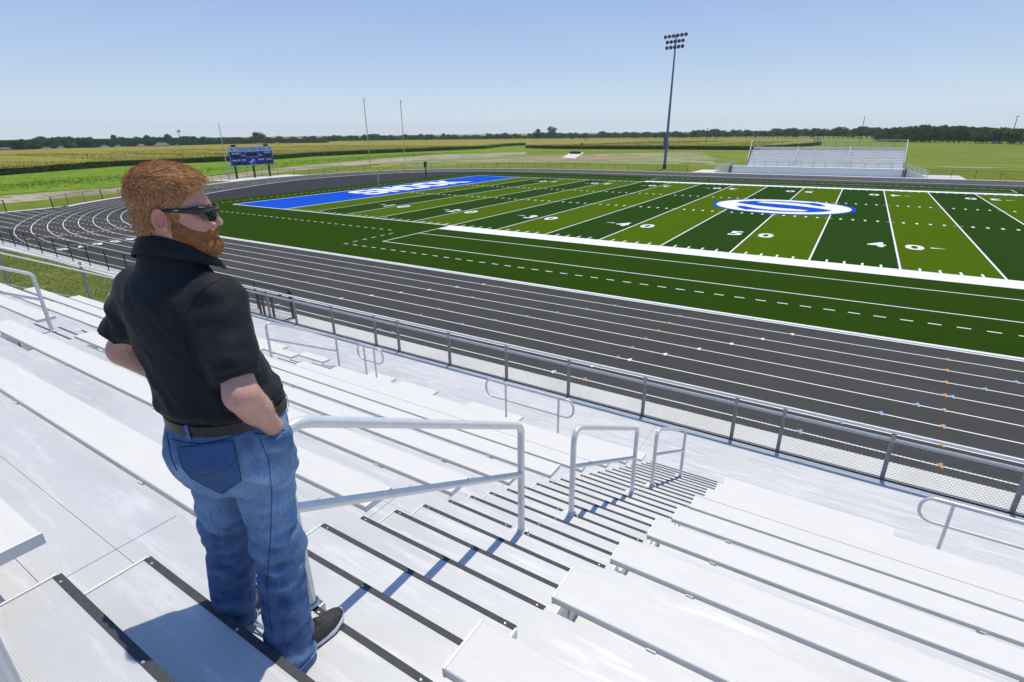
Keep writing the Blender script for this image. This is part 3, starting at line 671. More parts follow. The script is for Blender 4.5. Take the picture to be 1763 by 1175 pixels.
disp(-W+1.3,zb+.42,.75,.5); disp(-1.7,zb+.45,.4,.5); disp(1.7,zb+.45,.35,.45); disp(W-1.0,zb+.45,.75,.48); disp(-.55,zb+1.92,.95,.72); disp(.55,zb+1.92,.95,.72)
mb = MB(); lo = []
for cy, a0 in ((-1.05,90),(1.05,-90)):
    for i in range(9): a = R(a0+i*22.5); lo.append(Vector((.135, cy*1+.45*math.cos(a)+(0), zb+1.92+.44*math.sin(a))))
mb.tube(lo, .03, 6, closed=True); mb.build('clock_ring', M['boardwhite'], g)
mb = MB(); cz = zb+.62
mb.tube([(.135,-.1+.62*math.cos(R(a)),cz+.52*math.sin(R(a))) for a in range(-170,60,20)], .025, 5)
mb.mesh([(.136,-.1+a_,cz+b_) for a_, b_ in [(-.75,.12),(-.3,.05),(-.05,.3),(.02,.55),(.2,.58),(.28,.4),(.5,.3),(.25,.2),(.15,-.1),(-.15,-.2),(-.45,-.1)]], [tuple(range(11))])
mb.build('team_crest', M['boardwhite'], g)
g = empty('flagpole', (-45.3,21.5,0)); tag(g, 'bare silver flagpole leaning against the sky left of the scoreboard', 'flagpole')
mb = MB(); mb.tube([(0,0,.05),(0,0,3.9),(0,0,9.45)], [.10,.085,.05], 10); mb.build('pole', M['silver'], g, smooth=40)
mb = MB(); mb.lathe([(0,9.45),(.08,9.5),(.09,9.58),(.05,9.66),(0,9.68)], 10); mb.build('finial', M['silver'], g, smooth=40)
mb = MB(); mb.box(.08,.2,-.06,.06,5.5,5.75); mb.build('cleat', M['silver'], g)
# floodlight mast
g = empty('floodlight_mast', (16.1,81.9,0), R(-14)); tag(g, 'tall steel floodlight mast with three rows of lamps beyond the far track', 'floodlight')
mb = MB(); mb.tube([(0,0,0),(0,0,6),(0,0,16),(0,0,25.15)], [.31,.27,.20,.13], 16); mb.build('pole', M['bluepole'], g, smooth=40)
mb = MB(); mb.tube([(0,0,-.0),(0,0,.9)], .36, 12); mb.build('base', M['black'], g, smooth=40)
for z, h in ((4.2,2.4),(6.6,1.4)):
    mb = MB(); mb.box(-.55 if z < 5 else .2, -.3 if z < 5 else .5, -.3, .2, z-.2 if z < 5 else 3.9, z+h if z < 5 else 5.1); mb.build('ballast_box', M['bluepole'], g)
rows = [(24.95,6,4.3,.90),(23.95,5,3.5,.86),(22.95,5,3.5,.86)]
for z, n, wd, sp in rows:
    mb = MB(); mb.bar((-wd/1.9*.85,-.05,z),(wd/1.9*.85,-.05,z), .09,.09); mb.build('crossarm', M['bluepole'], g)
    for i in range(n):
        x = (i-(n-1)/2)*sp*1.0
        mb = MB(); c = (x,-.35,z+.12)
        prof = [(.0,.26),(.13,.23),(.26,.10),(.32,-.08)]
        mm = Matrix.Translation(c) @ Matrix.Rotation(R(58), 4, 'X')
        t = MB(); t.lathe(prof, 12); mb.mesh([mm @ Vector(v) for v in t.v], t.f)
        t = MB(); t.lathe([(.325,-.09),(.34,-.30),(.325,-.31)], 12); vv = [mm @ Vector(v) for v in t.v]; mb.mesh(vv, t.f)
        mb.bar((x,-.05,z),(x,-.28,z+.14),.06,.06)
        o = mb.build('lamp', M['lampshell'], g, smooth=40)
        t = MB(); t.lathe([(0,-.09),(.32,-.082)], 12); q = MB(); q.mesh([mm @ Vector(v) for v in t.v], t.f); q.build('lamp_glass', M['lampglass'], o)
# ------------------------------------------------------------------ far bleachers
fb = empty('far_bleachers', (44.5,76,0)); tag(fb, 'small silver visitor bleachers across the field with raised front walkway and railings', 'bleachers', None); L = Vector(fb.location)
FB0, FB1, PY = 31.0, 58.1, 74.9; AL = mat('far_aluminium', (.90,.89,.87), .6, 0, (.84,.83,.82), 3)
def fpart(mb, name, m_, **k):
    o = mb.build(name, m_, None, **k); o.parent = fb; o.matrix_parent_inverse = Matrix.Translation(-L); return o
for j in range(4):
    mb = MB(); mb.box(FB0, FB1, PY, PY+.03, .08+j*.285, .08+j*.285+.275); fpart(mb, 'front_panel', AL)
mb = MB(); mb.box(FB0, FB1, PY-.02, PY+1.7, 1.215, 1.26); fpart(mb, 'walkway', M['bench'])
RN = 7; RT_ = .62; RS = .45; bx0, bx1 = 33.4, 57.7
for k in range(RN):
    y = PY+1.7+RT_*k; z = 1.26+RS*(k)
    mb = MB(); mb.box(bx0, bx1, y, y+RT_, z-.02+.0, z+.02); mb.box(bx0, bx1, y-.02, y, z-RS+.05, z+.01); fpart(mb, 'deck', AL)
    for a_, c_ in ((34.7,40.5),(42.0,48.8),(50.3,56.6)):
        if k < RN:
            mb = MB(); mb.box(a_, c_, y+.16, y+.42, z+.40, z+.44); 
            for x in np.arange(a_+.3, c_, 1.8): mb.box(x, x+.05, y+.25, y+.32, z+.02, z+.40)
            fpart(mb, 'bench', AL)
zt_ = 1.26+RS*RN
mb = MB(); mb.box(bx0, bx1, PY+1.7+RT_*RN, PY+1.7+RT_*RN+.05, zt_-.25, zt_+.12); fpart(mb, 'back_board', M['bench'])
yb = PY+1.7+RT_*RN+.05
mb = MB(); mb.bar((bx0-.4,yb,5.68),(bx1,yb,5.68),.09,.09); fpart(mb, 'back_rail', M['bench'])
for i in range(15):
    x = bx0-.3+(bx1-bx0+.3)*i/14; mb = MB(); mb.box(x-.035,x+.035,yb-.03,yb+.03,2.2,5.64); fpart(mb, 'back_post', M['fencepost'])
for x, dx in ((bx0,-.6),(bx1,.0)):
    mb = MB(); mb.bar((x,PY+1.7,2.35),(x+dx*.6,yb,5.72),.09,.10); mb.bar((x,PY+1.7,1.95),(x+dx*.6,yb,5.2),.05,.05); fpart(mb, 'side_rail', M['bench'])
    mb = MB()
    for k in range(RN): y = PY+1.7+RT_*(k+.5); z = 1.26+RS*k; mb.box(x-.03+dx*.6*k/RN,x+.03+dx*.6*k/RN,y-.03,y+.03,z-.9,z+1.2)
    fpart(mb, 'side_posts', M['fencepost'])
mb = MB(); mb.bar((FB0+2.0,PY+.05,2.2),(FB1,PY+.05,2.2),.07,.07); mb.bar((FB0+2.,PY+.05,1.75),(FB1,PY+.05,1.75),.035,.035); fpart(mb, 'front_rail', M['bench'])
for i in range(15):
    x = FB0+.1+(FB1-FB0-.2)*i/14; mb = MB(); mb.box(x-.03,x+.03,PY+.04,PY+.10,1.26,2.18); fpart(mb, 'front_post', M['fencepost'])
for x in (41.25, 49.55):
    mb = MB(); mb.bar((x,PY+1.9,2.2),(x,PY+1.7+RT_*5.6,4.75),.07,.07)
    for k in (0,2,4,5.6): mb.bar((x,PY+1.8+RT_*k,1.26+RS*k*.98),(x,PY+1.8+RT_*k,2.2+RS*k),.06,.06)
    fpart(mb, 'aisle_rail', M['bench'])
    mb = MB()
    for k in range(RN):
        y = PY+1.7+RT_*k; z = 1.26+RS*k; mb.box(x-.6,x+.6,y-.3,y-.021,z-.25,z-.22)
    fpart(mb, 'aisle_steps', AL)
for sg, xe in ((-1, FB0), (1, FB1)):      # ramps with railings
    mb = MB(); xo = xe+sg*3.1
    mb.mesh([(xe,PY+.2,1.24),(xe,PY+1.6,1.24),(xo,PY+1.6,.08),(xo,PY+.2,.08),(xe,PY+.2,.06),(xe,PY+1.6,.06),(xo,PY+1.6,.05),(xo,PY+.2,.05)], [(0,1,2,3),(0,3,7,4),(1,5,6,2),(4,5,1,0),(3,2,6,7)]); fixup(fpart(mb, 'ramp', M['bench']))
    mb = MB()
    for yy in (PY+.18, PY+1.62):
        mb.bar((xe,yy,2.18),(xo,yy,1.02),.06,.06); mb.bar((xe,yy,1.75),(xo,yy,.6),.04,.04)
        for i in range(6): x = xe+(xo-xe)*i/5; z = 1.24-1.16*i/5; mb.bar((x,yy,z),(x,yy,z+.95),.05,.05)
        for i in range(22): x = xe+(xo-xe)*i/22; z = 1.24-1.16*i/22; mb.bar((x,yy,z),(x,yy,z+.9),.012,.012)
    fpart(mb, 'ramp_rail', M['fencerail'])
    mb = MB(); mb.box(xe-.09,xe+.09,PY-.25,PY-.08,.05,1.35); mb.box(xe-.3-.06,xe-.3+.06,PY-.25,PY-.13,.05,1.3); mb.build('end_post', M['black']); o = C.objects[-1]; o.parent = fb; o.matrix_parent_inverse = Matrix.Translation(-L)
# ------------------------------------------------------------------ utility poles, slab, equipment
M['wood'] = mat('weathered_wood', (.09,.07,.055), .9)
for u, vb, vt, lb in ((1215.7,244.5,224,'wooden utility pole in the cornfield left of the far bleachers'),(1479.8,244,212,'wooden utility pole showing over the far bleachers'),(1738,246,216,'wooden utility pole before the right hand woods'),(1009,246,232,'short utility pole right of the two lone trees')):
    q = G(u, vb); dist = (q-CAM).length; sc_ = 1
    if dist > 420: q = CAM+(q-CAM)*(420/dist); q.z = 0
    h = (vb-vt)*(Vector((q.x,q.y,0))-Vector((CAM.x,CAM.y,0))).length/900
    g = empty('utility_pole', (q.x,q.y,0), random.uniform(0,3)); tag(g, lb, 'utility pole', 'utility poles beyond the corn')
    mb = MB(); mb.tube([(0,0,0),(0,0,h)], [.22,.15], 6); mb.build('pole', M['wood'], g)
    mb = MB(); mb.bar((-1.1,0,h-.6),(1.1,0,h-.6),.14,.14); 
    for x in (-1,0,1): mb.bar((x,0,h-.52),(x,0,h-.3),.1,.1,0)
    mb.build('crossarm', M['wood'], g)
a_ = [G(*p) for p in ((967.5,272.8),(990,274.2),(1006,264),(983,263.3))]
mb = MB(); vs = [(p.x,p.y,z) for z in (.06,.16) for p in a_]; mb.mesh(vs, [(4,5,6,7),(0,1,5,4),(1,2,6,5),(2,3,7,6),(3,0,4,7)])
o = fixup(mb.build('concrete_slab', M['concrete'])); tag(o, 'pale concrete slab lying on red clay beyond the track', 'slab')
q = G(990.5,266); mb = MB(); mb.box(q.x-1.8,q.x+1.8,q.y-1,q.y+1,.16,.8); mb.box(q.x-1.2,q.x+1.0,q.y-.8,q.y+.8,.8,1.0); tag(mb.build('crate', M['black']), 'dark crate sitting on the pale concrete slab', 'crate')
q = G(1008,256.5); g = empty('farm_trailer', (q.x,q.y,0), R(-30)); tag(g, 'low dark trailer parked at the corn edge behind the slab', 'trailer')
mb = MB(); mb.box(-2,2,-.9,.9,.7,.9); 
for x in np.arange(-1.9,2,.76): mb.box(x,x+.08,-.9,-.82,.9,1.6)
mb.box(-2,2,-.9,-.84,1.55,1.65); mb.build('bed', M['black'], g)
mb = MB(); mb.box(-3.4,-2.9,-.3,.3,.6,2.7); mb.bar((-3.2,0,.6),(-2,0,.8),.15,.15); mb.build('winch', M['black'], g)
for x in (-1,.3,1.4):
    for y in (-1.05,1.05):
        mb = MB(); t = MB(); t.lathe([(0,-.12),(.42,-.12),(.42,.12),(0,.12)], 12); mm = Matrix.Translation((x,y,.42)) @ Matrix.Rotation(R(90),4,'X'); mb.mesh([mm @ Vector(v) for v in t.v], t.f); mb.build('wheel', M['black'], g)
def leafmat(name, a_, b_, c_):
    m = mixmat(name, [a_, b_, c_], [(.35,.4,.62,None),(2.2,.5,.7,None)], rough=.8, spec=.1); nt = m.node_tree; b = nt.nodes['Principled BSDF']
    src = b.inputs['Base Color'].links[0].from_socket; tl = nt.nodes.new('ShaderNodeBsdfTranslucent'); mx = nt.nodes.new('ShaderNodeMixShader'); mx.inputs[0].default_value = .45
    nt.links.new(src, tl.inputs[0]); nt.links.new(b.outputs[0], mx.inputs[1]); nt.links.new(tl.outputs[0], mx.inputs[2]); nt.links.new(mx.outputs[0], nt.nodes['Material Output'].inputs[0]); return m
CL = leafmat('corn_leaf_green', (.20,.30,.06),(.28,.38,.09),(.13,.20,.04))
# ================================================================== corn
corn_front = gp([(-260,330),(0,303),(100,295),(200,287),(330,281),(475,275),(540,270),(640,265),(760,260),(838,256.5)])
corn_right = gp([(838,256.5),(868,252.5),(905,250.5)])
c2f = gp([(905,255.5),(960,257),(1060,257.5),(1160,258),(1290,259)])
c2r = gp([(1290,259),(1345,256),(1413,250.5),(1411,243.2)])
far = gp([(1411,243.2),(1180,242.5),(905,243),(700,245),(560,247.5),(400,251.5),(200,257.5),(0,264),(-260,276)])
def fill(mb, P, step, z, rough_):
    """grid of the polygon interior, slightly uneven, so the tassel layer is not one flat sheet"""
    P = [Vector(p) for p in P]
    bm = bmesh.new(); vs = [bm.verts.new((p.x,p.y,z)) for p in P]; bm.faces.new(vs); bmesh.ops.triangulate(bm, faces=bm.faces[:])
    for it in range(step):
        L_ = [e for e in bm.edges if e.calc_length() > 9+it*0]
        bmesh.ops.subdivide_edges(bm, edges=L_, cuts=1)
        bmesh.ops.triangulate(bm, faces=bm.faces[:])
        if len(bm.faces) > 60000: break
    for v in bm.verts: v.co.z = z+rough_*(noise.noise(Vector((v.co.x*.15,v.co.y*.15,0)))+.6*random.uniform(-1,1))
    bm.verts.index_update(); mb.mesh([v.co.copy() for v in bm.verts], [tuple(v.index for v in f.verts) for f in bm.faces], 0); bm.free()
mb = MB()
poly1 = corn_front + corn_right + [p for p in far if p[0] < -170][0:] 
far1 = gp([(905,243),(700,245),(560,247.5),(400,251.5),(200,257.5),(0,264),(-260,276)]); far2 = gp([(1411,243.2),(1180,242.5),(905,243)])
fill(mb, corn_front+corn_right+far1, 6, 1.45, .14); fill(mb, c2f+c2r[1:]+far2[1:]+gp([(905,250.4)]), 6, 1.45, .14)
def fringe(mb, P, n, depth, w=.16, wide=1.0):
    P = [Vector(p) for p in P]; Ls = [(b_-a_).length for a_, b_ in zip(P[:-1], P[1:])]; tot = sum(Ls)
    for i in range(n):
        s_ = random.random()*tot; j = 0
        while s_ > Ls[j] and j < len(Ls)-1: s_ -= Ls[j]; j += 1
        t = (P[j+1]-P[j]).normalized(); q = P[j]+t*s_; nrm = Vector((-t.y,t.x)); q = q+nrm*random.uniform(0,depth)
        a = random.uniform(0, 6.28); h = random.uniform(1.3,1.75); z0 = random.uniform(0,1.0); l = random.uniform(.4,.9)
        dx, dy = math.cos(a)*l*.5, math.sin(a)*l*.5
        if random.random() < .35: mb.poly([(q.x-w/3,q.y,0),(q.x+w/3,q.y,0),(q.x+w/4,q.y,h),(q.x-w/4,q.y,h)], 1)
        else: mb.poly([(q.x,q.y,z0),(q.x+dx,q.y+dy,z0+.45),(q.x+dx*2,q.y+dy*2,z0+.25+random.random()*.3),(q.x+dx,q.y+dy,z0+.45-w)], 1)
fringe(mb, corn_front+corn_right, 26000, 4); fringe(mb, c2f+c2r, 12000, 4)
# tassels standing above the layer, densest near the front edge
def tassels(P, n, depth):
    P = [Vector(p) for p in P]; Ls = [(b_-a_).length for a_, b_ in zip(P[:-1], P[1:])]; tot = sum(Ls)
    for i in range(n):
        s_ = random.random()*tot; j = 0
        while s_ > Ls[j] and j < len(Ls)-1: s_ -= Ls[j]; j += 1
        t = (P[j+1]-P[j]).normalized(); q = P[j]+t*s_+Vector((-t.y,t.x))*(random.random()**1.6*depth)
        a = random.uniform(0,6.28); w_ = .09; h = random.uniform(.15,.4)
        mb.poly([(q.x-w_*math.cos(a),q.y-w_*math.sin(a),1.38),(q.x+w_*math.cos(a),q.y+w_*math.sin(a),1.38),(q.x,q.y,1.45+h)], 0)
tassels(corn_front, 26000, 130); tassels(c2f, 16000, 150)
o = fixup(mb.build('corn_crop', [M['corntop'], CL])); tag(o, 'tall tasselled corn filling the flat fields beyond the track', 'corn', kind='stuff')
# loose weeds at the corn foot and near grass below the left fence
mb = MB(); P = gp([(-260,338),(0,322),(210,306),(480,283),(640,271),(760,264)])
for i in range(9000):
    j = random.randrange(len(P)-1); t = random.random(); x = P[j][0]*(1-t)+P[j+1][0]*t+random.gauss(0,5.5); y = P[j][1]*(1-t)+P[j+1][1]*t+random.gauss(0,5.5)
    a = random.uniform(0,3.14); w_ = random.uniform(.1,.3); h = random.uniform(.04,.14)
    mb.poly([(x-w_*math.cos(a),y-w_*math.sin(a),.02),(x+w_*math.cos(a),y+w_*math.sin(a),.02),(x+random.uniform(-.2,.2),y+random.uniform(-.2,.2),h)])
tag(mb.build('weeds', M['weeds']), 'rough bright green weeds between the dirt track and the corn', 'weeds', kind='stuff')
M['blade'] = mixmat('grass_blade', [(.24,.31,.045),(.38,.38,.09),(.17,.26,.035)], [(.5,.4,.6,None),(6,.5,.7,None)], rough=.9)
mb = MB()
for i in range(95000):
    x = random.uniform(-8,34.4); y = random.uniform(-34,-23.7)
    if noise.noise(Vector((x*.9,y*.9,0))) < -.25 and random.random() < .7: continue
    a = random.uniform(0,6.28); w_ = .018; h = random.uniform(.04,.13)
    mb.poly([(x-w_*math.cos(a),y-w_*math.sin(a),.012),(x+w_*math.cos(a),y+w_*math.sin(a),.012),(x+random.uniform(-.06,.06),y+random.uniform(-.06,.06),h)])
tag(mb.build('grass_tufts', M['blade']), 'mown grass tufts seen through the sloping chain link fence', 'grass', kind='stuff')
# ================================================================== trees
LM = [leafmat('foliage_dark', (.065,.115,.030),(.090,.145,.040),(.045,.085,.024)), leafmat('foliage_mid', (.085,.15,.036),(.115,.19,.05),(.06,.11,.028)), leafmat('foliage_light', (.13,.20,.05),(.16,.24,.06),(.09,.15,.04))]
def crown_mesh(seed, h, w, n, clump, squat=1.0, trunk=.18):
    rd = random.Random(seed); cl = []
    for i in range(rd.randint(7,12)):
        a = rd.uniform(0,6.28); r_ = rd.uniform(0,.62)*w/2; z = h*(trunk+ .18 + rd.uniform(0,.60)*(1-(r_/(w/2))*.55))
        cl.append((r_*math.cos(a), r_*math.sin(a), z, rd.uniform(.22,.38)*w*.5*1.25))
    cl.append((0,0,h*.72,w*.3)); mb = MB()
    for i in range(n):
        c = rd.choice(cl); d = Vector((rd.gauss(0,1),rd.gauss(0,1),rd.gauss(0,1)*squat)).normalized(); rr = c[3]*(rd.random()**.33)*rd.choice([.85,1,1,1.12])
        p = Vector(c[:3])+Vector((d.x,d.y,d.z*.8))*rr
        if p.z < h*trunk*.6 or p.z > h: p.z = rd.uniform(h*.3,h*.97)
        u_ = Vector((rd.gauss(0,1),rd.gauss(0,1),rd.gauss(0,.6))).normalized(); v_ = u_.orthogonal().normalized(); v_ = Matrix.Rotation(rd.uniform(0,6.28),3,u_) @ v_
        s_ = clump*rd.uniform(.6,1.3); a_ = u_.cross(v_)
        mb.poly([p-v_*s_, p-v_*s_*.2+a_*s_*.7, p+v_*s_, p+a_*-s_*.6])
    return mb
def trunk_mesh(seed, h, w, tr=.16):
    rd = random.Random(seed); mb = MB(); top = Vector((rd.uniform(-.05,.05)*w,rd.uniform(-.05,.05)*w,h*.6)); b_ = .028*h
    mb.tube([(0,0,-.1),(0,0,h*tr),tuple(top)], [b_,b_*.75,b_*.25], 6)
    for i in range(4):
        a = rd.uniform(0,6.28); mb.tube([(0,0,h*(tr+.05*i)),(math.cos(a)*w*.15,math.sin(a)*w*.15,h*(tr+.18+.05*i)),(math.cos(a)*w*.3,math.sin(a)*w*.3,h*(.48+.06*i))], [b_*.5,b_*.3,b_*.12], 5)
    return mb
PRO = []
for i in range(9):
    h = 10; w = [9,10,12,8,11,7.5,10,13,9][i]
    g = empty('tree', (0,0,0)); t = trunk_mesh(i, h, w).build('trunk', M['bark'], g); c = crown_mesh(i*3+1, h, w, 1100, .52, trunk=.12).build('crown', LM[[0,1,0,2,1,0,1,0,2][i]], g); PRO.append((g,t,c)); g['_p'] = 1
def tree_at(x, y, h, i, lb, grp, wide=1.0):
    g0, t0, c0 = PRO[i]; g = g0.copy(); C.objects.link(g); del g['_p']; g.location = (x,y,0); s_ = h/10; g.scale = (s_*wide,s_*wide,s_); g.rotation_euler = (0,0,random.uniform(0,6.28))
    t = t0.copy(); C.objects.link(t); t.parent = g; c = c0.copy(); C.objects.link(c); c.parent = g
    tag(g, lb, 'tree', grp); return g
def interp(tb, u):
    for a_, b_ in zip(tb[:-1], tb[1:]):
        if a_[0] <= u <= b_[0]: t = (u-a_[0])/(b_[0]-a_[0]); return [a_[k]*(1-t)+b_[k]*t for k in range(1,len(a_))]
    return tb[-1][1:]
camxy = Vector((CAM.x,CAM.y,0))
def place(u, vb, vt, lb, grp, i=None, wide=1.0, maxd=760):
    q = G(u, vb); d = q-camxy; D = d.length
    d3 = FW + RT*((u-881.5)/FPX) - UP*((vt-587.5)/FPX)
    if D > maxd or G(u,vb).z != 0 or d.dot(FW) < 0: q = camxy+d.normalized()*maxd; D = maxd
    h = max(3.0, CAM.z + d3.z*D/math.hypot(d3.x,d3.y))
    return tree_at(q.x, q.y, h, random.randrange(9) if i is None else i, lb, grp, wide)
lines = [ # u, base v, top v
 [(-120,265,240),(0,260,240),(60,259,238),(100,258,235),(200,255,236),(290,252.5,233),(340,251,236),(450,249,235),(560,246.5,236)],
 [(560,245,234),(700,242.5,231.5),(800,241.5,231),(910,240,229.5),(1000,240,227.5),(1180,239,226.5)],
 [(1180,239,226),(1240,238.5,223.5),(1330,238.5,222),(1420,238.5,221),(1516,239,219)],
 [(1505,243,221),(1560,245,216),(1620,246,214.5),(1700,247,219),(1763,249,221),(1880,253,223)]]
lbs = ['leafy tree in the distant village line left of the scoreboard','small tree in the far hazy line behind the goalposts','dark tree in the far wood edge above the far bleachers','big leafy tree in the dense wood at the right edge']
grs = ['village trees along the left horizon','trees along the middle horizon','wood edge behind the far bleachers','near wood at the right']
for tb, lb, gr, st_, wd in zip(lines, lbs, grs, (7.5,6.5,6.5,7), (1.35,1.5,1.5,1.2)):
    u = tb[0][0]
    while u < tb[-1][0]:
        vb, vt = interp(tb, u); vt += random.choice([-1.5,0,0,1.5,2.5,4]); place(u, vb, vt, lb, gr, None, wd*random.uniform(.85,1.2)); u += st_*random.uniform(.6,1.4)
for u, vb, vt, i, wd, lb in ((448.5,249,226,2,1.25,'tallest round tree in the village line above the scoreboard'),(293,253,229.5,1,1.1,'tall domed tree in the village line above the man'),(200,254,231.5,0,.9,'dark upright tree at the left above the cornfield'),(107,256,235,4,1.4,'wide tree crown at the far left of the village line'),
    (926,242.8,221.5,0,1.0,'left one of two lone dark trees in the corn'),(948,243,217,1,1.05,'taller grey green lone tree right of its dark neighbour'),(958,243,228,0,1.4,'low dark bush at the foot of the lone trees'),(985,241.5,233,0,1.1,'small dark bush right of the lone trees'),(915,242.6,230,0,1.0,'low dark bush left of the lone trees'),(1685,248,225,2,1.2,'rounded bush standing before the right wood'),(1543,245,232,8,1.5,'pale yellow green bush at the wood corner'),(1739,250,238,3,1.0,'little light green bush near the road at right'),(191,257,246,4,1.3,'small round tree hiding the bluish house'),(165,257,247,1,1.1,'small dark tree left of the bluish house')):
    place(u, vb, vt, lb, None, i, wd)
# palm
q = G(312.6, 252); g = empty('palm_tree', (q.x,q.y,0)); tag(g, 'single palm tree rising above the village tree line', 'palm tree'); D = (q-camxy).length; hh = CAM.z+D*(239.3-231)/900+.5
mb = MB(); mb.tube([(0,0,0),(.1,0,hh*.9)], [.3,.2], 6); mb.build('trunk', M['bark'], g)
mb = MB()
for i in range(26):
    a = random.uniform(0,6.28); e_ = random.uniform(-.3,.9); l = 2.6
    p0 = Vector((.1,0,hh*.9)); p1 = p0+Vector((math.cos(a)*l*.6,math.sin(a)*l*.6,e_*1.5)); p2 = p0+Vector((math.cos(a)*l,math.sin(a)*l,e_*1.2-.8)); n_ = Vector((-math.sin(a),math.cos(a),0))*.28
    mb.poly([p0,p1-n_,p1+n_]); mb.poly([p1-n_,p2,p1+n_])
mb.build('fronds', LM[0], g)
for g0, t0, c0 in PRO:
    for x in (c0,t0,g0): bpy.data.objects.remove(x)
# distant continuous wood behind the single trees
mb = MB()
for tb, D in ((lines[0],520),(lines[1],830),(lines[2],820),(lines[3],430)):
    u = tb[0][0]-10
    while u < tb[-1][0]+10:
        vb, vt = interp(tb, min(max(u,tb[0][0]),tb[-1][0])); q = G(u, 300); d = (q-camxy).normalized(); d3 = FW + RT*((u-881.5)/FPX) - UP*((vt+5-587.5)/FPX)
        h = CAM.z+d3.z*D/math.hypot(d3.x,d3.y)
        for k in range(26):
            p = camxy+d*(D+random.uniform(0,45)); p = p+Vector((random.uniform(-2,2),random.uniform(-2,2),random.random()**.7*h*(1+.12*noise.noise(Vector((u*.15,0,0))))))
            a = random.uniform(0,6.28); s_ = random.uniform(.7,1.5); up_ = random.uniform(-.6,.9)
            mb.poly([(p.x-s_*math.cos(a),p.y-s_*math.sin(a),p.z),(p.x,p.y+.3*s_,p.z+s_*.7),(p.x+s_*math.cos(a),p.y+s_*math.sin(a),p.z+up_*.5),(p.x,p.y-.3*s_,p.z-s_*.6)], random.choice([0,0,1]))
        u += 1.1
tag(mb.build('woodland', [LM[0], LM[1]]), 'continuous dark woodland mass on the horizon behind the nearer trees', 'woodland', kind='stuff')
# ================================================================== village houses and cars
M['roofbrown'] = mat('brown_shingle', (.16,.11,.085), .9, 0, (.13,.09,.07), 3); M['roofgrey'] = mat('grey_shingle', (.15,.145,.145), .9, 0, (.12,.12,.12), 3); M['rooftan'] = mat('tan_shingle', (.22,.15,.115), .9, 0, (.18,.12,.09), 3)
M['wallwhite'] = mat('white_siding', (.5,.5,.48), .8); M['wallblue'] = mat('pale_blue_siding', (.42,.5,.58), .8); M['wallbrick'] = mat('tan_brick', (.38,.28,.22), .9, 0, (.3,.22,.17), 8); M['glass'] = mat('dark_window', (.03,.035,.04), .15)
def house(u, vb, wpx, hpx, wall, roof, lb):
    q = G(u, vb); D = (q-camxy).length
    if D > 470: q = camxy+(q-camxy)*(470/D); D = 470
    d = (q-camxy).normalized(); yaw = math.atan2(d.x, -d.y)*-1
    g = empty('house', (q.x,q.y,0), math.atan2(d.y,d.x)-math.pi/2+random.uniform(-.15,.15)); tag(g, lb, 'house')
    W_ = wpx*D/900/2*1.0; H = hpx*D/900*.95; hw = H*.52; dp = W_*.65
    W_ *= .7; H *= .8; hw *= .8
    mb = MB(); mb.box(-W_,W_,-dp,dp,0,hw); mb.build('wall', M[wall], g)
    mb = MB(); e = .4; r_ = W_*.55
    vs = [(-W_-e,-dp-e,hw-.05),(W_+e,-dp-e,hw-.05),(W_+e,dp+e,hw-.05),(-W_-e,dp+e,hw-.05),(-r_,0,H),(r_,0,H)]
    mb.mesh(vs, [(0,1,5,4),(2,3,4,5),(1,2,5),(3,0,4),(3,2,1,0)]); mb.build('roof', M[roof], g)
    for x in (-W_*.6, W_*.55):
        mb = MB(); mb.box(x-.7,x+.7,-dp-.05,-dp-.003,hw*.35,hw*.8); mb.build('window', M['glass'], g)
    mb = MB(); mb.box(-.5,.5,-dp-.06,-dp-.003,0,hw*.8); mb.build('door', M['roofbrown'], g)
for a_ in ((9,257,15,7,'wallbrick','roofbrown','low brown roofed house at the far left edge'),(80,256,13,6,'wallwhite','roofbrown','small house with a flat brown roof among left trees'),(105,255.5,9,7,'wallwhite','roofgrey','narrow white gabled house in the left trees'),(181,256,14,7,'wallblue','roofgrey','pale bluish house half hidden by a round tree'),(204,255,10,7,'wallblue','roofgrey','bluish grey house right of the round tree'),
    (244,254.5,13,8,'wallbrick','rooftan','tan roofed house above the man'),(280,253.5,25,10,'wallwhite','roofgrey','large grey hip roofed house in the village'),(305,252.5,8,6,'wallwhite','roofgrey','small grey house left of the dark tree clump'),(407,250,11,6,'wallwhite','rooftan','pale low house left of the scoreboard trees'),(448,250,18,7,'wallbrick','roofbrown','wide brown roofed house above the scoreboard'),(476.5,249,14,7,'wallwhite','rooftan','white walled house right above the scoreboard corner'),(497,248.5,12,6,'wallbrick','rooftan','tan house right of the scoreboard'),(733,243.5,10,4,'wallwhite','roofgrey','tiny white farm building on the horizon by the goalposts')):
    house(*a_)
M['carwhite'] = mat('white_car_paint', (.8,.8,.8), .3); M['cardark'] = mat('dark_car_paint', (.06,.07,.09), .3)
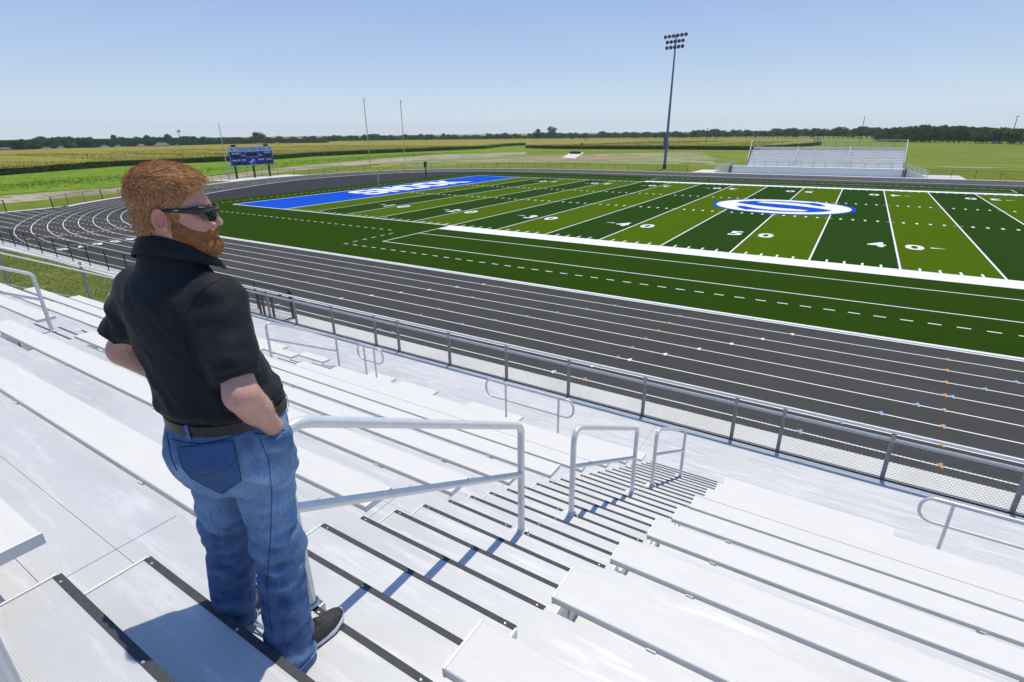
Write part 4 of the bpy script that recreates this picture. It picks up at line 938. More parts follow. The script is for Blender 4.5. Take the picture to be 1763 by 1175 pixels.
def car(u, vb, m_, lb, s_=1.0):
    q = G(u, vb); D = (q-camxy).length
    if D > 440: q = camxy+(q-camxy)*(440/D)
    g = empty('parked_car', (q.x,q.y,0), math.atan2((q-camxy).y,(q-camxy).x)-math.pi/2+random.uniform(-.3,.3)); tag(g, lb, 'car', 'cars parked in the village'); g.scale = (s_,)*3
    mb = MB(); pr = [(-2.3,.35),(-2.3,.85),(-1.5,1.0),(-.9,1.5),(.8,1.5),(1.5,.95),(2.3,.85),(2.35,.35)]
    vs = [(x,y,z) for y in (-.9,.9) for x,z in pr]; n = len(pr); mb.mesh(vs, [tuple(range(n)),tuple(range(2*n-1,n-1,-1))]+[(i,(i+1)%n,(i+1)%n+n,i+n) for i in range(n)]); fixup(mb.build('body', M[m_], g))
    mb = MB(); 
    for y in (-.905,.905): mb.poly([(-1.35,y,1.0),(-.85,y,1.4),(.75,y,1.4),(1.3,y,1.0)])
    mb.build('side_windows', M['glass'], g)
    for x in (-1.4,1.45):
        for y in (-.92,.92):
            mb = MB(); t = MB(); t.lathe([(0,-.1),(.34,-.1),(.34,.1),(0,.1)], 10); mm = Matrix.Translation((x,y,.34)) @ Matrix.Rotation(R(90),4,'X'); mb.mesh([mm @ Vector(v) for v in t.v], t.f); mb.build('wheel', M['black'], g)
car(109,256,'carwhite','white car parked below the left village trees'); car(123,256,'cardark','dark car parked beside the white one at left'); car(253,254.5,'carwhite','white car by the tan roofed house'); car(267,254,'carwhite','white van before the large grey house',1.3); car(1716,247.5,'carwhite','pale vehicle on the road before the right wood'); car(1751,248,'carwhite','white vehicle at the far right road edge')
# ================================================================== thin summer haze
hz = mat('haze_air', (1,1,1)); nt = hz.node_tree; nt.nodes.remove(nt.nodes['Principled BSDF']); pv = nt.nodes.new('ShaderNodeVolumePrincipled'); pv.inputs['Color'].default_value = (.92,.96,1,1); pv.inputs['Density'].default_value = .00016; pv.inputs['Anisotropy'].default_value = .3
nt.links.new(pv.outputs[0], nt.nodes['Material Output'].inputs['Volume'])
mb = MB(); mb.box(-1300,1300,-200,1400,-1,30); o = mb.build('haze', hz); tag(o, 'thin pale summer haze over the distant fields and trees', 'haze', kind='stuff')
# ================================================================== the man
B0 = Vector((50.33,-35.60,5.607)); PRZ = math.atan2(.30,.954)
F32 = np.float32
def grid(lo, hi, h):
    ax = [np.arange(lo[i], hi[i]+h, h, dtype=F32) for i in range(3)]
    X, Y, Z = np.meshgrid(*ax, indexing='ij'); return X, Y, Z
def cone(G_, a, b, r1, r2):
    X, Y, Z = G_; a = np.array(a, F32); b = np.array(b, F32); ab = b-a; L = float(ab@ab)
    px, py, pz = X-a[0], Y-a[1], Z-a[2]; t = np.clip((px*ab[0]+py*ab[1]+pz*ab[2])/L, 0, 1)
    return np.sqrt((px-t*ab[0])**2+(py-t*ab[1])**2+(pz-t*ab[2])**2)-(r1+(r2-r1)*t)
def ell(G_, c, r):
    X, Y, Z = G_; x, y, z = X-c[0], Y-c[1], Z-c[2]
    k0 = np.sqrt((x/r[0])**2+(y/r[1])**2+(z/r[2])**2); k1 = np.sqrt((x/r[0]**2)**2+(y/r[1]**2)**2+(z/r[2]**2)**2)+1e-9
    return k0*(k0-1)/k1
def stack(G_, rows, p=2.0, caps=True):
    X, Y, Z = G_; rows = np.array(rows, F32); z = rows[:,0]
    cx, cy, a, b = [np.interp(Z, z, rows[:,i]).astype(F32) for i in (1,2,3,4)]
    q = (np.abs((X-cx)/a)**p+np.abs((Y-cy)/b)**p)**(1/p); d = (q-1)*np.minimum(a,b)
    return np.maximum(d, np.maximum(Z-z[-1], z[0]-Z)) if caps else d
def smin(a, b, k): h = np.clip(.5+.5*(b-a)/k, 0, 1); return b*(1-h)+a*h-k*h*(1-h)
def smax(a, b, k): return -smin(-a, -b, k)
_lat = np.random.default_rng(3).uniform(-1, 1, (32,32,32)).astype(F32)
def vnoise(X, Y, Z):
    x, y, z = X, Y, Z; xi, yi, zi = np.floor(x).astype(int), np.floor(y).astype(int), np.floor(z).astype(int)
    fx, fy, fz = x-xi, y-yi, z-zi; fx, fy, fz = [t*t*(3-2*t) for t in (fx,fy,fz)]; r = 0
    for i in (0,1):
        for j in (0,1):
            for k in (0,1):
                r = r+_lat[(xi+i)&31,(yi+j)&31,(zi+k)&31]*(fx if i else 1-fx)*(fy if j else 1-fy)*(fz if k else 1-fz)
    return r
def nets(V, lo, h):
    S0 = V < 0; n = V.shape
    c = [S0[i:n[0]-1+i, j:n[1]-1+j, k:n[2]-1+k] for i in (0,1) for j in (0,1) for k in (0,1)]
    s = sum(x.astype(np.int8) for x in c); act = (s > 0) & (s < 8); idx = -np.ones(act.shape, int); ii = np.argwhere(act); idx[act] = np.arange(len(ii))
    acc = np.zeros((len(ii),3)); cnt = np.zeros(len(ii)); cor = [(i,j,k) for i in (0,1) for j in (0,1) for k in (0,1)]
    for a in range(8):
        for b in range(a+1, 8):
            if sum(abs(cor[a][q]-cor[b][q]) for q in range(3)) != 1: continue
            va = V[tuple((ii+cor[a]).T)]; vb = V[tuple((ii+cor[b]).T)]; m_ = (va < 0) != (vb < 0); t = np.where(m_, va/(va-vb+1e-12), 0)[:,None]
            p = np.array(cor[a])*(1-t)+np.array(cor[b])*t; acc[m_] += p[m_]; cnt[m_] += 1
    P = (ii+acc/cnt[:,None])*h+np.array(lo); faces = []
    for ax in range(3):
        e = [0,0,0]; e[ax] = 1; A = S0[:n[0]-e[0], :n[1]-e[1], :n[2]-e[2]]; Bq = S0[e[0]:, e[1]:, e[2]:]
        cr = np.argwhere(A != Bq); u, v = [(1,2),(2,0),(0,1)][ax]
        ok = (cr[:,u] > 0) & (cr[:,v] > 0) & (cr[:,u] < act.shape[u]) & (cr[:,v] < act.shape[v]) & (cr[:,ax] < act.shape[ax]); cr = cr[ok]
        du = np.zeros(3, int); du[u] = 1; dv = np.zeros(3, int); dv[v] = 1
        q = np.stack([idx[tuple((cr-du-dv).T)], idx[tuple((cr-dv).T)], idx[tuple(cr.T)], idx[tuple((cr-du).T)]], 1)
        fl = ~A[tuple(cr.T)]; q[fl] = q[fl][:,::-1]; faces.append(q)
    Fq = np.concatenate(faces); return P, Fq
def npmesh(name, P, Fq, mats, parent, col=None, M4=None):
    me = bpy.data.meshes.new(name); me.from_pydata(P.tolist(), [], Fq.tolist())
    for x in (mats if isinstance(mats, list) else [mats]): me.materials.append(x)
    me.polygons.foreach_set('use_smooth', [True]*len(me.polygons))
    if col is not None:
        at = me.color_attributes.new('tint', 'FLOAT_COLOR', 'POINT'); at.data.foreach_set('color', np.c_[col, np.ones(len(col))].astype(F32).ravel())
    if M4: me.transform(M4)
    me.update(); o = bpy.data.objects.new(name, me); C.objects.link(o); o.parent = parent; return o
def smooth(P, Fq, it=2, lam=.5):
    n = len(P)
    for _ in range(it):
        acc = np.zeros((n,3)); cnt = np.zeros(n)
        for a, b in ((0,1),(1,2),(2,3),(3,0)):
            np.add.at(acc, Fq[:,a], P[Fq[:,b]]); np.add.at(acc, Fq[:,b], P[Fq[:,a]]); np.add.at(cnt, Fq[:,a], 1); np.add.at(cnt, Fq[:,b], 1)
        P = P*(1-lam)+lam*acc/np.maximum(cnt,1)[:,None]
    return P
def normals(P, Fq):
    fn = np.cross(P[Fq[:,2]]-P[Fq[:,0]], P[Fq[:,3]]-P[Fq[:,1]]); N = np.zeros_like(P)
    for k in range(4): np.add.at(N, Fq[:,k], fn)
    return N/np.maximum(np.linalg.norm(N, axis=1, keepdims=True), 1e-12)
# ---- materials of the figure
def attrmat(name, rough=.6, spec=.4, bump=0, bscale=100, bdist=.001, sss=0, sheen=0, vary=.0, vscale=40, stretch=None):
    m = bpy.data.materials.new(name); m.use_nodes = True; nt = m.node_tree; b = nt.nodes['Principled BSDF']
    at = nt.nodes.new('ShaderNodeAttribute'); at.attribute_name = 'tint'; b.inputs['Roughness'].default_value = rough; b.inputs['Specular IOR Level'].default_value = spec
    tc = nt.nodes.new('ShaderNodeTexCoord'); src = tc.outputs['Object']
    if stretch: mp = nt.nodes.new('ShaderNodeMapping'); mp.inputs['Scale'].default_value = stretch; nt.links.new(src, mp.inputs[0]); src = mp.outputs[0]
    out = at.outputs['Color']
    if vary:
        n = nt.nodes.new('ShaderNodeTexNoise'); n.inputs['Scale'].default_value = vscale; n.inputs['Detail'].default_value = 6; nt.links.new(src, n.inputs['Vector'])
        mr = nt.nodes.new('ShaderNodeMapRange'); mr.inputs[1].default_value = .3; mr.inputs[2].default_value = .7; mr.inputs[3].default_value = 1-vary; mr.inputs[4].default_value = 1+vary; nt.links.new(n.outputs['Fac'], mr.inputs[0])
        vm = nt.nodes.new('ShaderNodeVectorMath'); vm.operation = 'SCALE'; nt.links.new(out, vm.inputs[0]); nt.links.new(mr.outputs[0], vm.inputs['Scale']); out = vm.outputs[0]
    nt.links.new(out, b.inputs['Base Color'])
    if sss: b.inputs['Subsurface Weight'].default_value = sss; b.inputs['Subsurface Radius'].default_value = (.012,.004,.002); b.inputs['Subsurface Scale'].default_value = 1
    if sheen: b.inputs['Sheen Weight'].default_value = sheen; b.inputs['Sheen Roughness'].default_value = .5
    if bump:
        n2 = nt.nodes.new('ShaderNodeTexNoise'); n2.inputs['Scale'].default_value = bscale; n2.inputs['Detail'].default_value = 4; nt.links.new(tc.outputs['Object'], n2.inputs['Vector'])
        bp = nt.nodes.new('ShaderNodeBump'); bp.inputs['Strength'].default_value = bump; bp.inputs['Distance'].default_value = bdist; nt.links.new(n2.outputs['Fac'], bp.inputs['Height']); nt.links.new(bp.outputs[0], b.inputs['Normal'])
    return m
M['skin'] = attrmat('skin', .52, .35, .6, 320, .0010, sss=.2, vary=.09, vscale=90)
M['hair'] = attrmat('ginger_hair', .5, .25, .6, 900, .001, vary=.35, vscale=260)
M['denim'] = attrmat('denim', .9, .15, .5, 700, .0008, vary=.13, vscale=150, stretch=(1,1,.35))
M['shirt'] = mat('black_knit', (.0075,.0085,.0115), .75, 0, (.011,.012,.016), 60, bump=.4, bscale=900, bdist=.0006, spec=.3); M['shirt'].node_tree.nodes['Principled BSDF'].inputs['Sheen Weight'].default_value = .04
M['leather'] = mat('black_leather', (.012,.010,.009), .45, 0, (.02,.017,.015), 40, bump=.2, bscale=200)
M['stitch'] = mat('dark_seam', (.020,.040,.095), .9); M['copper'] = mat('copper_thread', (.12,.075,.045), .8); M['fray'] = mat('frayed_hem', (.25,.38,.58), .9, 0, (.12,.22,.42), 120)
M['shoeknit'] = mat('shoe_mesh', (.018,.018,.018), .75, 0, (.045,.044,.038), 160, bump=.9, bscale=380, bdist=.0015); M['sole'] = mat('white_midsole', (.72,.73,.78), .6); M['outsole'] = mat('black_outsole', (.015,.015,.016), .7)
M['frame'] = mat('sunglass_frame', (.010,.013,.018), .32); M['lens'] = mat('dark_lens', (.006,.006,.007), .06, spec=.8); M['mark'] = mat('pale_mark', (.7,.7,.7), .5)
# ---- joints (x = his right, y = the way he faces, z up)
SR, ER, WR_ = (.112,-.034,1.360), (.220,-.135,1.105), (.234,-.052,.952)
SL, EL, WL = (-.160,-.038,1.372), (-.288,-.050,1.165), (-.118,.10,.945)
HR, KR, AR = (.134,-.034,.90), (.168,-.062,.50), (.184,-.142,.09)
HL, KL, AL_ = (-.054,-.034,.90), (-.082,-.012,.50), (-.120,-.056,.09)
TORSO = [(.88,.040,-.034,.183,.150),(.97,.040,-.028,.182,.150),(1.02,.034,-.024,.180,.149),(1.09,.018,-.026,.176,.146),(1.16,.004,-.032,.172,.135),(1.24,-.014,-.032,.174,.130),(1.31,-.028,-.036,.170,.124),(1.37,-.036,-.039,.156,.112),(1.41,-.036,-.036,.127,.098),(1.45,-.035,-.030,.094,.084),(1.51,-.030,-.016,.066,.072)]
HC = (.000,-.006,1.606); HYAW = R(-53.5)
def lerp(a, b, t): return tuple(a[i]*(1-t)+b[i]*t for i in range(3))
# ---- body
lo, hi, h = (-.43,-.26,-.0), (.33,.26,1.60), .0075
g_ = grid(lo, hi, h)
d = stack(g_, [(z,x,y,a*.90,b*.90) for z,x,y,a,b in TORSO])
for s_, e_, w_ in ((SR,ER,WR_),(SL,EL,WL)):
    d = smin(d, cone(g_, s_, e_, .058, .044), .03); d = smin(d, cone(g_, e_, w_, .046, .030), .015)
    d = smin(d, cone(g_, e_, lerp(e_, w_, .45), .043, .046), .02)
for a_, b_, c_ in ((HR,KR,AR),(HL,KL,AL_)):
    d = smin(d, cone(g_, a_, b_, .085, .055), .04); d = smin(d, cone(g_, b_, c_, .055, .035), .02)
    ft = (c_[0]+.045 if c_ is AR else c_[0]+.01, c_[1]+.13, .045); d = smin(d, cone(g_, (c_[0],c_[1],.055), ft, .030, .024), .02)
d = smin(d, cone(g_, (-.031,-.022,1.42), (HC[0]-.012,HC[1]-.015,1.58), .064, .060), .035)
def hand(w_, fw, side):
    global d
    f = Vector(fw).normalized(); r_ = f.cross(Vector((0,0,1))).normalized()*side; up_ = r_.cross(f)
    w_ = Vector(w_); pc = w_+f*.055
    d = smin(d, cone(g_, w_, w_+f*.08+r_*.0, .028, .032), .01)
    for i, (o_, l_) in enumerate(((-.030,.062),(-.010,.074),(.010,.070),(.029,.056))):
        k0 = w_+f*.085+r_*o_; k1 = k0+f*l_*.5+Vector((0,0,-.012)); k2 = k1+f*l_*.4+Vector((0,0,-.02)); d = smin(d, cone(g_, k0, k1, .0095, .009), .004); d = smin(d, cone(g_, k1, k2, .009, .008), .003)
    t0 = w_+f*.03-r_*.03; t1 = t0+f*.045-r_*.015; d = smin(d, cone(g_, t0, t1, .012, .010), .006)
hand(WR_, (-.05,.05,-.16), 1); hand(WL, (.04,.08,-.16), -1)
d = d+vnoise(g_[0]*9, g_[1]*9, g_[2]*9)*.0012
P, Q = nets(d, lo, h); P = smooth(P, Q, 2, .4)
col = np.tile(np.array([.60,.335,.255]), (len(P),1)); col *= (1+.07*vnoise(P[:,0]*14, P[:,1]*14, P[:,2]*14))[:,None]
# ---- head, in its own frame
HM = Matrix.Translation(HC) @ Matrix.Rotation(HYAW, 4, 'Z') @ Matrix.Rotation(R(-2), 4, 'X') @ Matrix.Scale(.945, 4)
lo2, hi2, h2 = (-.105,-.14,-.17), (.105,.15,.15), .0027
q_ = grid(lo2, hi2, h2)
def head_sdf(q_):
    X, Y, Z = q_
    e = ell(q_, (0,-.014,.045), (.0755,.099,.082)); e = smin(e, ell(q_, (0,.032,.0), (.063,.064,.088)), .03); e = smin(e, ell(q_, (0,.044,-.038), (.054,.054,.062)), .025)
    e = smin(e, ell(q_, (0,-.055,-.03), (.058,.05,.06)), .03)
    for s_ in (-1,1):
        e = smin(e, cone(q_, (s_*.052,-.002,-.062), (s_*.018,.078,-.100), .020, .019), .03); e = smin(e, ell(q_, (s_*.044,.058,-.026), (.020,.020,.018)), .02)
        e = smax(e, -ell(q_, (s_*.031,.108,-.001), (.020,.017,.013)), .012); e = smin(e, ell(q_, (s_*.031,.080,-.001), (.0125,.0125,.0125)), .003)
    e = smin(e, ell(q_, (0,.084,-.101), (.024,.018,.018)), .02); e = smin(e, cone(q_, (-.030,.084,.020), (.030,.084,.020), .010, .010), .018)
    e = smin(e, cone(q_, (0,.093,.010), (0,.117,-.034), .0075, .0105), .009)
    for s_ in (-1,1): e = smin(e, ell(q_, (s_*.0135,.103,-.041), (.0085,.010,.0075)), .005); e = smax(e, -ell(q_, (s_*.007,.110,-.050), (.004,.006,.004)), .003)
    e = smin(e, ell(q_, (0,.093,-.060), (.028,.014,.014)), .012)
    e = smin(e, ell(q_, (0,.1015,-.0655), (.021,.008,.0045)), .003); e = smin(e, ell(q_, (0,.099,-.0765), (.018,.009,.0060)), .003); e = smax(e, -ell(q_, (0,.108,-.0705), (.019,.010,.0018)), .0015)
    e = smin(e, cone(q_, (0,-.028,-.04), (-.014,-.036,-.17), .062, .062), .03)
    for s_ in (-1,1):
        tq = (np.sqrt(((q_[1]+.029)/.0165)**2+((q_[2]+.012)/.0275)**2)-1)*.019; ear = np.sqrt(tq**2+(q_[0]-s_*.0835)**2)-.0042
        ear = smin(ear, ell(q_, (s_*.0765,-.028,-.014), (.0042,.018,.028)), .004); t2 = (np.sqrt(((q_[1]+.031)/.0075)**2+((q_[2]+.006)/.0150)**2)-1)*.010; ear = smin(ear, np.where(q_[1] < -.024, np.sqrt(t2**2+(q_[0]-s_*.0815)**2)-.0028, 1), .003); ear = smin(ear, ell(q_, (s_*.080,-.019,-.041), (.0055,.0085,.010)), .008)
        ear = smin(ear, ell(q_, (s_*.078,-.012,-.018), (.0035,.004,.008)), .003); e = smin(e, ear, .006)
    return e
dh = head_sdf(q_); dh = np.maximum(dh, -.160-q_[2])
HP, HQ = nets(dh, lo2, h2); HP = smooth(HP, HQ, 2, .35); HN = normals(HP, HQ)
hcol = np.tile(np.array([.585,.30,.235]), (len(HP),1)); hcol *= (1+.06*vnoise(HP[:,0]*40, HP[:,1]*40, HP[:,2]*40))[:,None]
x, y, z = HP.T; ax_ = np.abs(x)
lip = np.clip(1-np.sqrt((x/.024)**2+((y-.103)/.014)**2+((z+.071)/.012)**2), 0, 1)*2.2; lip = np.clip(lip, 0, 1)[:,None]; hcol = hcol*(1-lip)+np.array([.40,.13,.11])*lip
earm = np.clip((ax_-.072)/.006, 0, 1)[:,None]*(np.abs(y+.026)[:,None] < .035); hcol = hcol*(1-.6*earm)+np.array([.60,.20,.16])*.6*earm
chk = np.clip(1-np.sqrt(((ax_-.045)/.03)**2+((y-.06)/.04)**2+((z+.025)/.025)**2), 0, 1)[:,None]; hcol = hcol*(1-.35*chk)+np.array([.60,.23,.19])*.35*chk
n0 = len(P); Pw = np.c_[HP, np.ones(len(HP))] @ np.array(HM).T; Pw = Pw[:,:3]
# cut the coarse neck where the fine head takes over
PA = np.concatenate([P, Pw]); QA = np.concatenate([Q, HQ+n0]); CA = np.concatenate([col, hcol])
person = npmesh('person', PA, QA, M['skin'], None, CA); person.location = B0; person.rotation_euler = (0,0,PRZ)
tag(person, 'bearded red haired man in black polo, jeans and sunglasses standing on the aisle steps', 'person')
# ---- fine light hair on the forearms
BN = normals(P, Q); ah = np.zeros(len(P))
for e_, w_ in ((ER,WR_),(EL,WL)):
    e_ = np.array(e_); w_ = np.array(w_); v = w_-e_; t = ((P-e_)@v)/(v@v); dd = np.linalg.norm(P-(e_+np.clip(t,0,1)[:,None]*v), axis=1); ah += (t > -.1)*(t < .92)*(dd < .055)
kk = rng.choice(np.where(ah > 0)[0], 1500); v = np.array([.05,.3,-.9]); nn = BN[kk]; D = v+nn*.6+rng.normal(0,.35,(1500,3)); D /= np.linalg.norm(D,axis=1,keepdims=True); L_ = rng.uniform(.006,.014,(1500,1)); sd = np.cross(D,nn); sd /= np.linalg.norm(sd,axis=1,keepdims=True)+1e-9
p0 = P[kk]-nn*.0005; vv = np.stack([p0-sd*.00025,p0+sd*.00025,p0+D*L_],1).reshape(-1,3); b_ = np.arange(1500)*3
arm_hair = npmesh('arm_hair', vv, np.stack([b_,b_+1,b_+2],1), M['hair'], person, np.tile([.80,.55,.38],(len(vv),1)))
# ---- hair and beard: shells lifted off the scalp plus strands
def sst(a, b, t): t = np.clip((t-a)/(b-a), 0, 1); return t*t*(3-2*t)
ear_keep = 1-np.clip(1-np.sqrt(((y+.026)/.030)**2+((z+.012)/.040)**2), 0, 1)*3*(ax_ > .055)
ear_keep = np.clip(ear_keep, 0, 1)*(ax_ < .0765+.05*(z > .03))
line = np.interp(y, [-.13,-.075,-.055,-.035,0,.018,.030,.060,.085,.10], [-.090,-.085,-.050,-.030,-.022,-.020,.030,.062,.080,.088])
hm = sst(-.003, .006, z-line)*ear_keep
top = sst(.02, .10, z); frontness = sst(-.02, .09, y)
hth = hm*(.0045+.0125*top+.008*top*frontness+.006*sst(.04,.11,-y)*(1-top)); hth += hm*.0028*vnoise(x*70, y*28, z*55)*(.4+top)
cheek = np.interp(y, [-.03,.0,.022,.050,.078,.092,.12], [.02,.005,-.028,-.046,-.058,-.049,-.049])
neckl = np.interp(y, [-.02,.02,.06,.09], [-.055,-.098,-.118,-.135])
bm_ = sst(-.002, .008, cheek-z)*sst(-.004,.010, y+.006)*sst(-.004,.012,z-neckl)*ear_keep
mouth = np.clip(1-np.sqrt((x/.024)**2+((z+.071)/.0115)**2), 0, 1)*(y > .08); bm_ = bm_*(1-sst(0,.25,mouth)); nose_ = (y > .094)*(z > -.0525)*(ax_ < .022); bm_ = bm_*(1-nose_)
bth = bm_*(.0028+.0065*sst(-.075,-.105,z)*sst(.02,.07,y)+.003*sst(.0,.06,y)); bth += bm_*.0016*vnoise(x*110, y*110, z*80)
def shell(mask, th, name, c0, c1, seed):
    fm = (mask[HQ] > .04).all(1); q = HQ[fm]; us = np.unique(q); mp = -np.ones(len(HP), int); mp[us] = np.arange(len(us))
    Pn = HP[us]+HN[us]*(th[us]-.0006)[:,None]; t = (.5+.5*vnoise(Pn[:,0]*90+seed, Pn[:,1]*40, Pn[:,2]*60))[:,None]; cc = np.array(c0)*(1-t)+np.array(c1)*t
    return npmesh(name, Pn, mp[q], M['hair'], person, cc, HM), us
hair, hu = shell(hm, hth, 'hair', (.21,.080,.026), (.40,.17,.060), 1)
beard, bu = shell(bm_, bth, 'beard', (.24,.090,.030), (.38,.145,.050), 5)
def strands(us, th, mask, n, dirf, lenf, w_, cols, name, parent, seed):
    rg = np.random.default_rng(seed); pr = mask[us]; pr = pr/pr.sum(); k = rg.choice(us, n, p=pr)
    p0 = HP[k]+rg.normal(0,.0012,(n,3))+HN[k]*(th[k]*.75)[:,None]; D = dirf(HP[k], HN[k], rg); D /= np.linalg.norm(D, axis=1, keepdims=True); L_ = lenf(HP[k], rg)[:,None]
    nn = HN[k]; p1 = p0+D*L_*.5+nn*L_*.10; p2 = p0+D*L_+nn*L_*.02*rg.uniform(-1,2,(n,1)); sd = np.cross(D, nn+rg.normal(0,.5,(n,3))); sd /= np.linalg.norm(sd, axis=1, keepdims=True)+1e-9; sd *= w_
    V = np.stack([p0-sd, p0+sd, p1+sd*.8, p1-sd*.8, p2], 1).reshape(-1,3); b_ = np.arange(n)*5
    me = bpy.data.meshes.new(name); fs = np.stack([b_,b_+1,b_+2,b_+3],1).tolist()+np.stack([b_+3,b_+2,b_+4],1).tolist(); me.from_pydata(V.tolist(), [], fs)
    me.materials.append(M['hair']); t = rg.random((n,1))**1.3; cc = np.repeat(np.array(cols[0])*(1-t)+np.array(cols[1])*t, 5, 0); at = me.color_attributes.new('tint','FLOAT_COLOR','POINT'); at.data.foreach_set('color', np.c_[cc,np.ones(len(cc))].astype(F32).ravel())
    me.transform(HM); me.update(); o = bpy.data.objects.new(name, me); C.objects.link(o); o.parent = parent; tag(o, kind='stuff') if False else None; return o
def hdir(p, nr, rg):
    n = len(p); top_ = sst(.03,.10,p[:,2])[:,None]; fr = np.array([[.45,.85,.10]]); dn = np.stack([p[:,0]*0, -.35+0*p[:,0], -1+0*p[:,0]],1); bk = np.array([[0,-.2,-1]])
    D = fr*top_+dn*(1-top_); D = D-nr*(D*nr).sum(1)[:,None]*.85; D = D/np.linalg.norm(D,axis=1,keepdims=True); return D+rg.normal(0,.16,(n,3))+nr*(.16+.10*top_)
strands(hu, hth, hm, 19000, hdir, lambda p, rg: (.008+.018*sst(.03,.10,p[:,2]))*rg.uniform(.6,1.3,len(p)), .00045, ((.25,.092,.028),(.95,.56,.27)), 'hair_strands', hair, 11)
def bdir(p, nr, rg): return np.array([[0,.15,-1.0]])-nr*(np.array([[0,.15,-1.0]])*nr).sum(1)[:,None]*.8+rg.normal(0,.28,(len(p),3))+nr*.35
strands(bu, bth, bm_, 8500, bdir, lambda p, rg: (.005+.005*sst(-.07,-.11,p[:,2]))*rg.uniform(.6,1.3,len(p)), .00050, ((.26,.095,.03),(.68,.31,.12)), 'beard_strands', beard, 12)
eb = ((z > .012)&(z < .024)&(ax_ > .012)&(ax_ < .048)&(y > .07)).astype(float); ebu = np.where(eb > 0)[0]
strands(ebu, eb*.001, eb, 500, lambda p, nr, rg: np.sign(p[:,:1])*np.array([[1,-.2,.15]])+nr*.3+rg.normal(0,.2,(len(p),3)), lambda p, rg: .008*rg.uniform(.7,1.2,len(p)), .0004, ((.30,.12,.05),(.5,.25,.1)), 'eyebrows', person, 13)
# ---- sunglasses
sg = empty('sunglasses'); sg.parent = None
def ribbon3(mb, pts, th):
    R_ = []
    for i, (p, hu_, hd_) in enumerate(pts):
        a = Vector(pts[max(i-1,0)][0]); b_ = Vector(pts[min(i+1,len(pts)-1)][0]); t = (b_-a).normalized(); nrm = t.cross(Vector((0,0,1))).normalized()
        p = Vector(p); R_.append([p+Vector((0,0,hu_)), p+Vector((0,0,hu_*.3))+nrm*th, p-Vector((0,0,hd_*.3))+nrm*th, p-Vector((0,0,hd_)), p-Vector((0,0,hd_*.3))-nrm*th*.4, p+Vector((0,0,hu_*.3))-nrm*th*.4])
    n = len(pts); vs = [v for r_ in R_ for v in r_]; fs = [(i*6+k, i*6+(k+1)%6, (i+1)*6+(k+1)%6, (i+1)*6+k) for i in range(n-1) for k in range(6)]+[tuple(range(5,-1,-1)), tuple((n-1)*6+k for k in range(6))]
    mb.mesh(vs, fs)
def spl(P_, n=5):
    out = []
    for i in range(len(P_)-1):
        f = [np.array([*q[0],q[1],q[2]]) for q in (P_[max(i-1,0)],P_[i],P_[i+1],P_[min(i+2,len(P_)-1)])]
        for k in range(n):
            t = k/n; v = .5*(2*f[1]+(f[2]-f[0])*t+(2*f[0]-5*f[1]+4*f[2]-f[3])*t*t+(-f[0]+3*f[1]-3*f[2]+f[3])*t**3); out.append((tuple(v[:3]), v[3], v[4]))
    out.append(P_[-1]); return out
for s_ in (1,-1):
    A_ = spl([((s_*.0835,-.034,.012),.002,.003),((s_*.0830,-.01,.014),.0045,.0045),((s_*.0805,.02,.013),.006,.006),((s_*.0775,.045,.011),.009,.008),((s_*.0735,.064,.009),.014,.010),((s_*.0665,.082,.008),.017,.011)])
    mb = MB(); ribbon3(mb, A_ if s_ > 0 else A_[::-1], .0032); o = mb.build('temple_arm', M['frame'], sg, smooth=40); fixn = o
    L_ = spl([((s_*.0700,.074,.003),.015,.011),((s_*.0610,.092,.000),.018,.020),((s_*.0440,.1045,-.002),.0185,.0235),((s_*.0260,.1115,-.002),.017,.021),((s_*.0120,.1155,.003),.010,.008)])
    mb = MB(); ribbon3(mb, L_ if s_ > 0 else L_[::-1], .0025); mb.build('lens', M['lens'], sg, smooth=60)
    T_ = spl([((s_*.0705,.075,.0185),.003,.003),((s_*.0615,.0935,.0185),.003,.003),((s_*.0440,.1065,.0175),.0028,.0028),((s_*.0260,.1135,.016),.0028,.0028),((s_*.0,.1185,.011),.0035,.0035)])
    mb = MB(); ribbon3(mb, T_ if s_ > 0 else T_[::-1], .0036); mb.build('brow_bar', M['frame'], sg, smooth=40)
mb = MB()
for a_, w__ in ((.012,.002),(.016,.0015),(.0195,.0022),(.023,.0012)): mb.box(.0838,.0850,a_,a_+w__,.0125,.0155)
mb.build('side_mark', M['mark'], sg)
sg.matrix_world = Matrix.Translation(B0) @ Matrix.Rotation(PRZ, 4, 'Z') @ HM
bpy.context.view_layer.update(); sg.parent = person; sg.matrix_parent_inverse = (Matrix.Translation(B0) @ Matrix.Rotation(PRZ, 4, 'Z')).inverted()
# ---- polo shirt
lo, hi, h = (-.46,-.27,.94), (.34,.27,1.56), .006
g_ = grid(lo, hi, h); X, Y, Z = g_
d = stack(g_, [(.955,.042,-.023,.184,.156)]+[(a_,b_,c_,e_*1.045,f_*1.05) for a_,b_,c_,e_,f_ in TORSO if .98 < a_ < 1.47]+[(1.52,-.030,-.018,.078,.080)])
def sleeve(d, s_, e_, t_, r1, r2):
    s_ = np.array(s_); e_ = np.array(e_); en = s_+(e_-s_)*t_; v = (e_-s_)/np.linalg.norm(e_-s_)
    c = cone(g_, s_, s_+(e_-s_)*1.3, r1, r2)
    c = c+.0045*vnoise(X*18+3, Y*18, Z*30)+.003*np.sin(((X-s_[0])*3+(Z-s_[2])*60))*np.exp(-((Z-en[2])/.12)**2)
    c = np.maximum(c, (X-en[0])*v[0]+(Y-en[1])*v[1]+(Z-en[2])*v[2]); return smin(d, c, .03)
d = sleeve(d, SR, ER, .84, .076, .067); d = sleeve(d, SL, EL, .70, .078, .068)
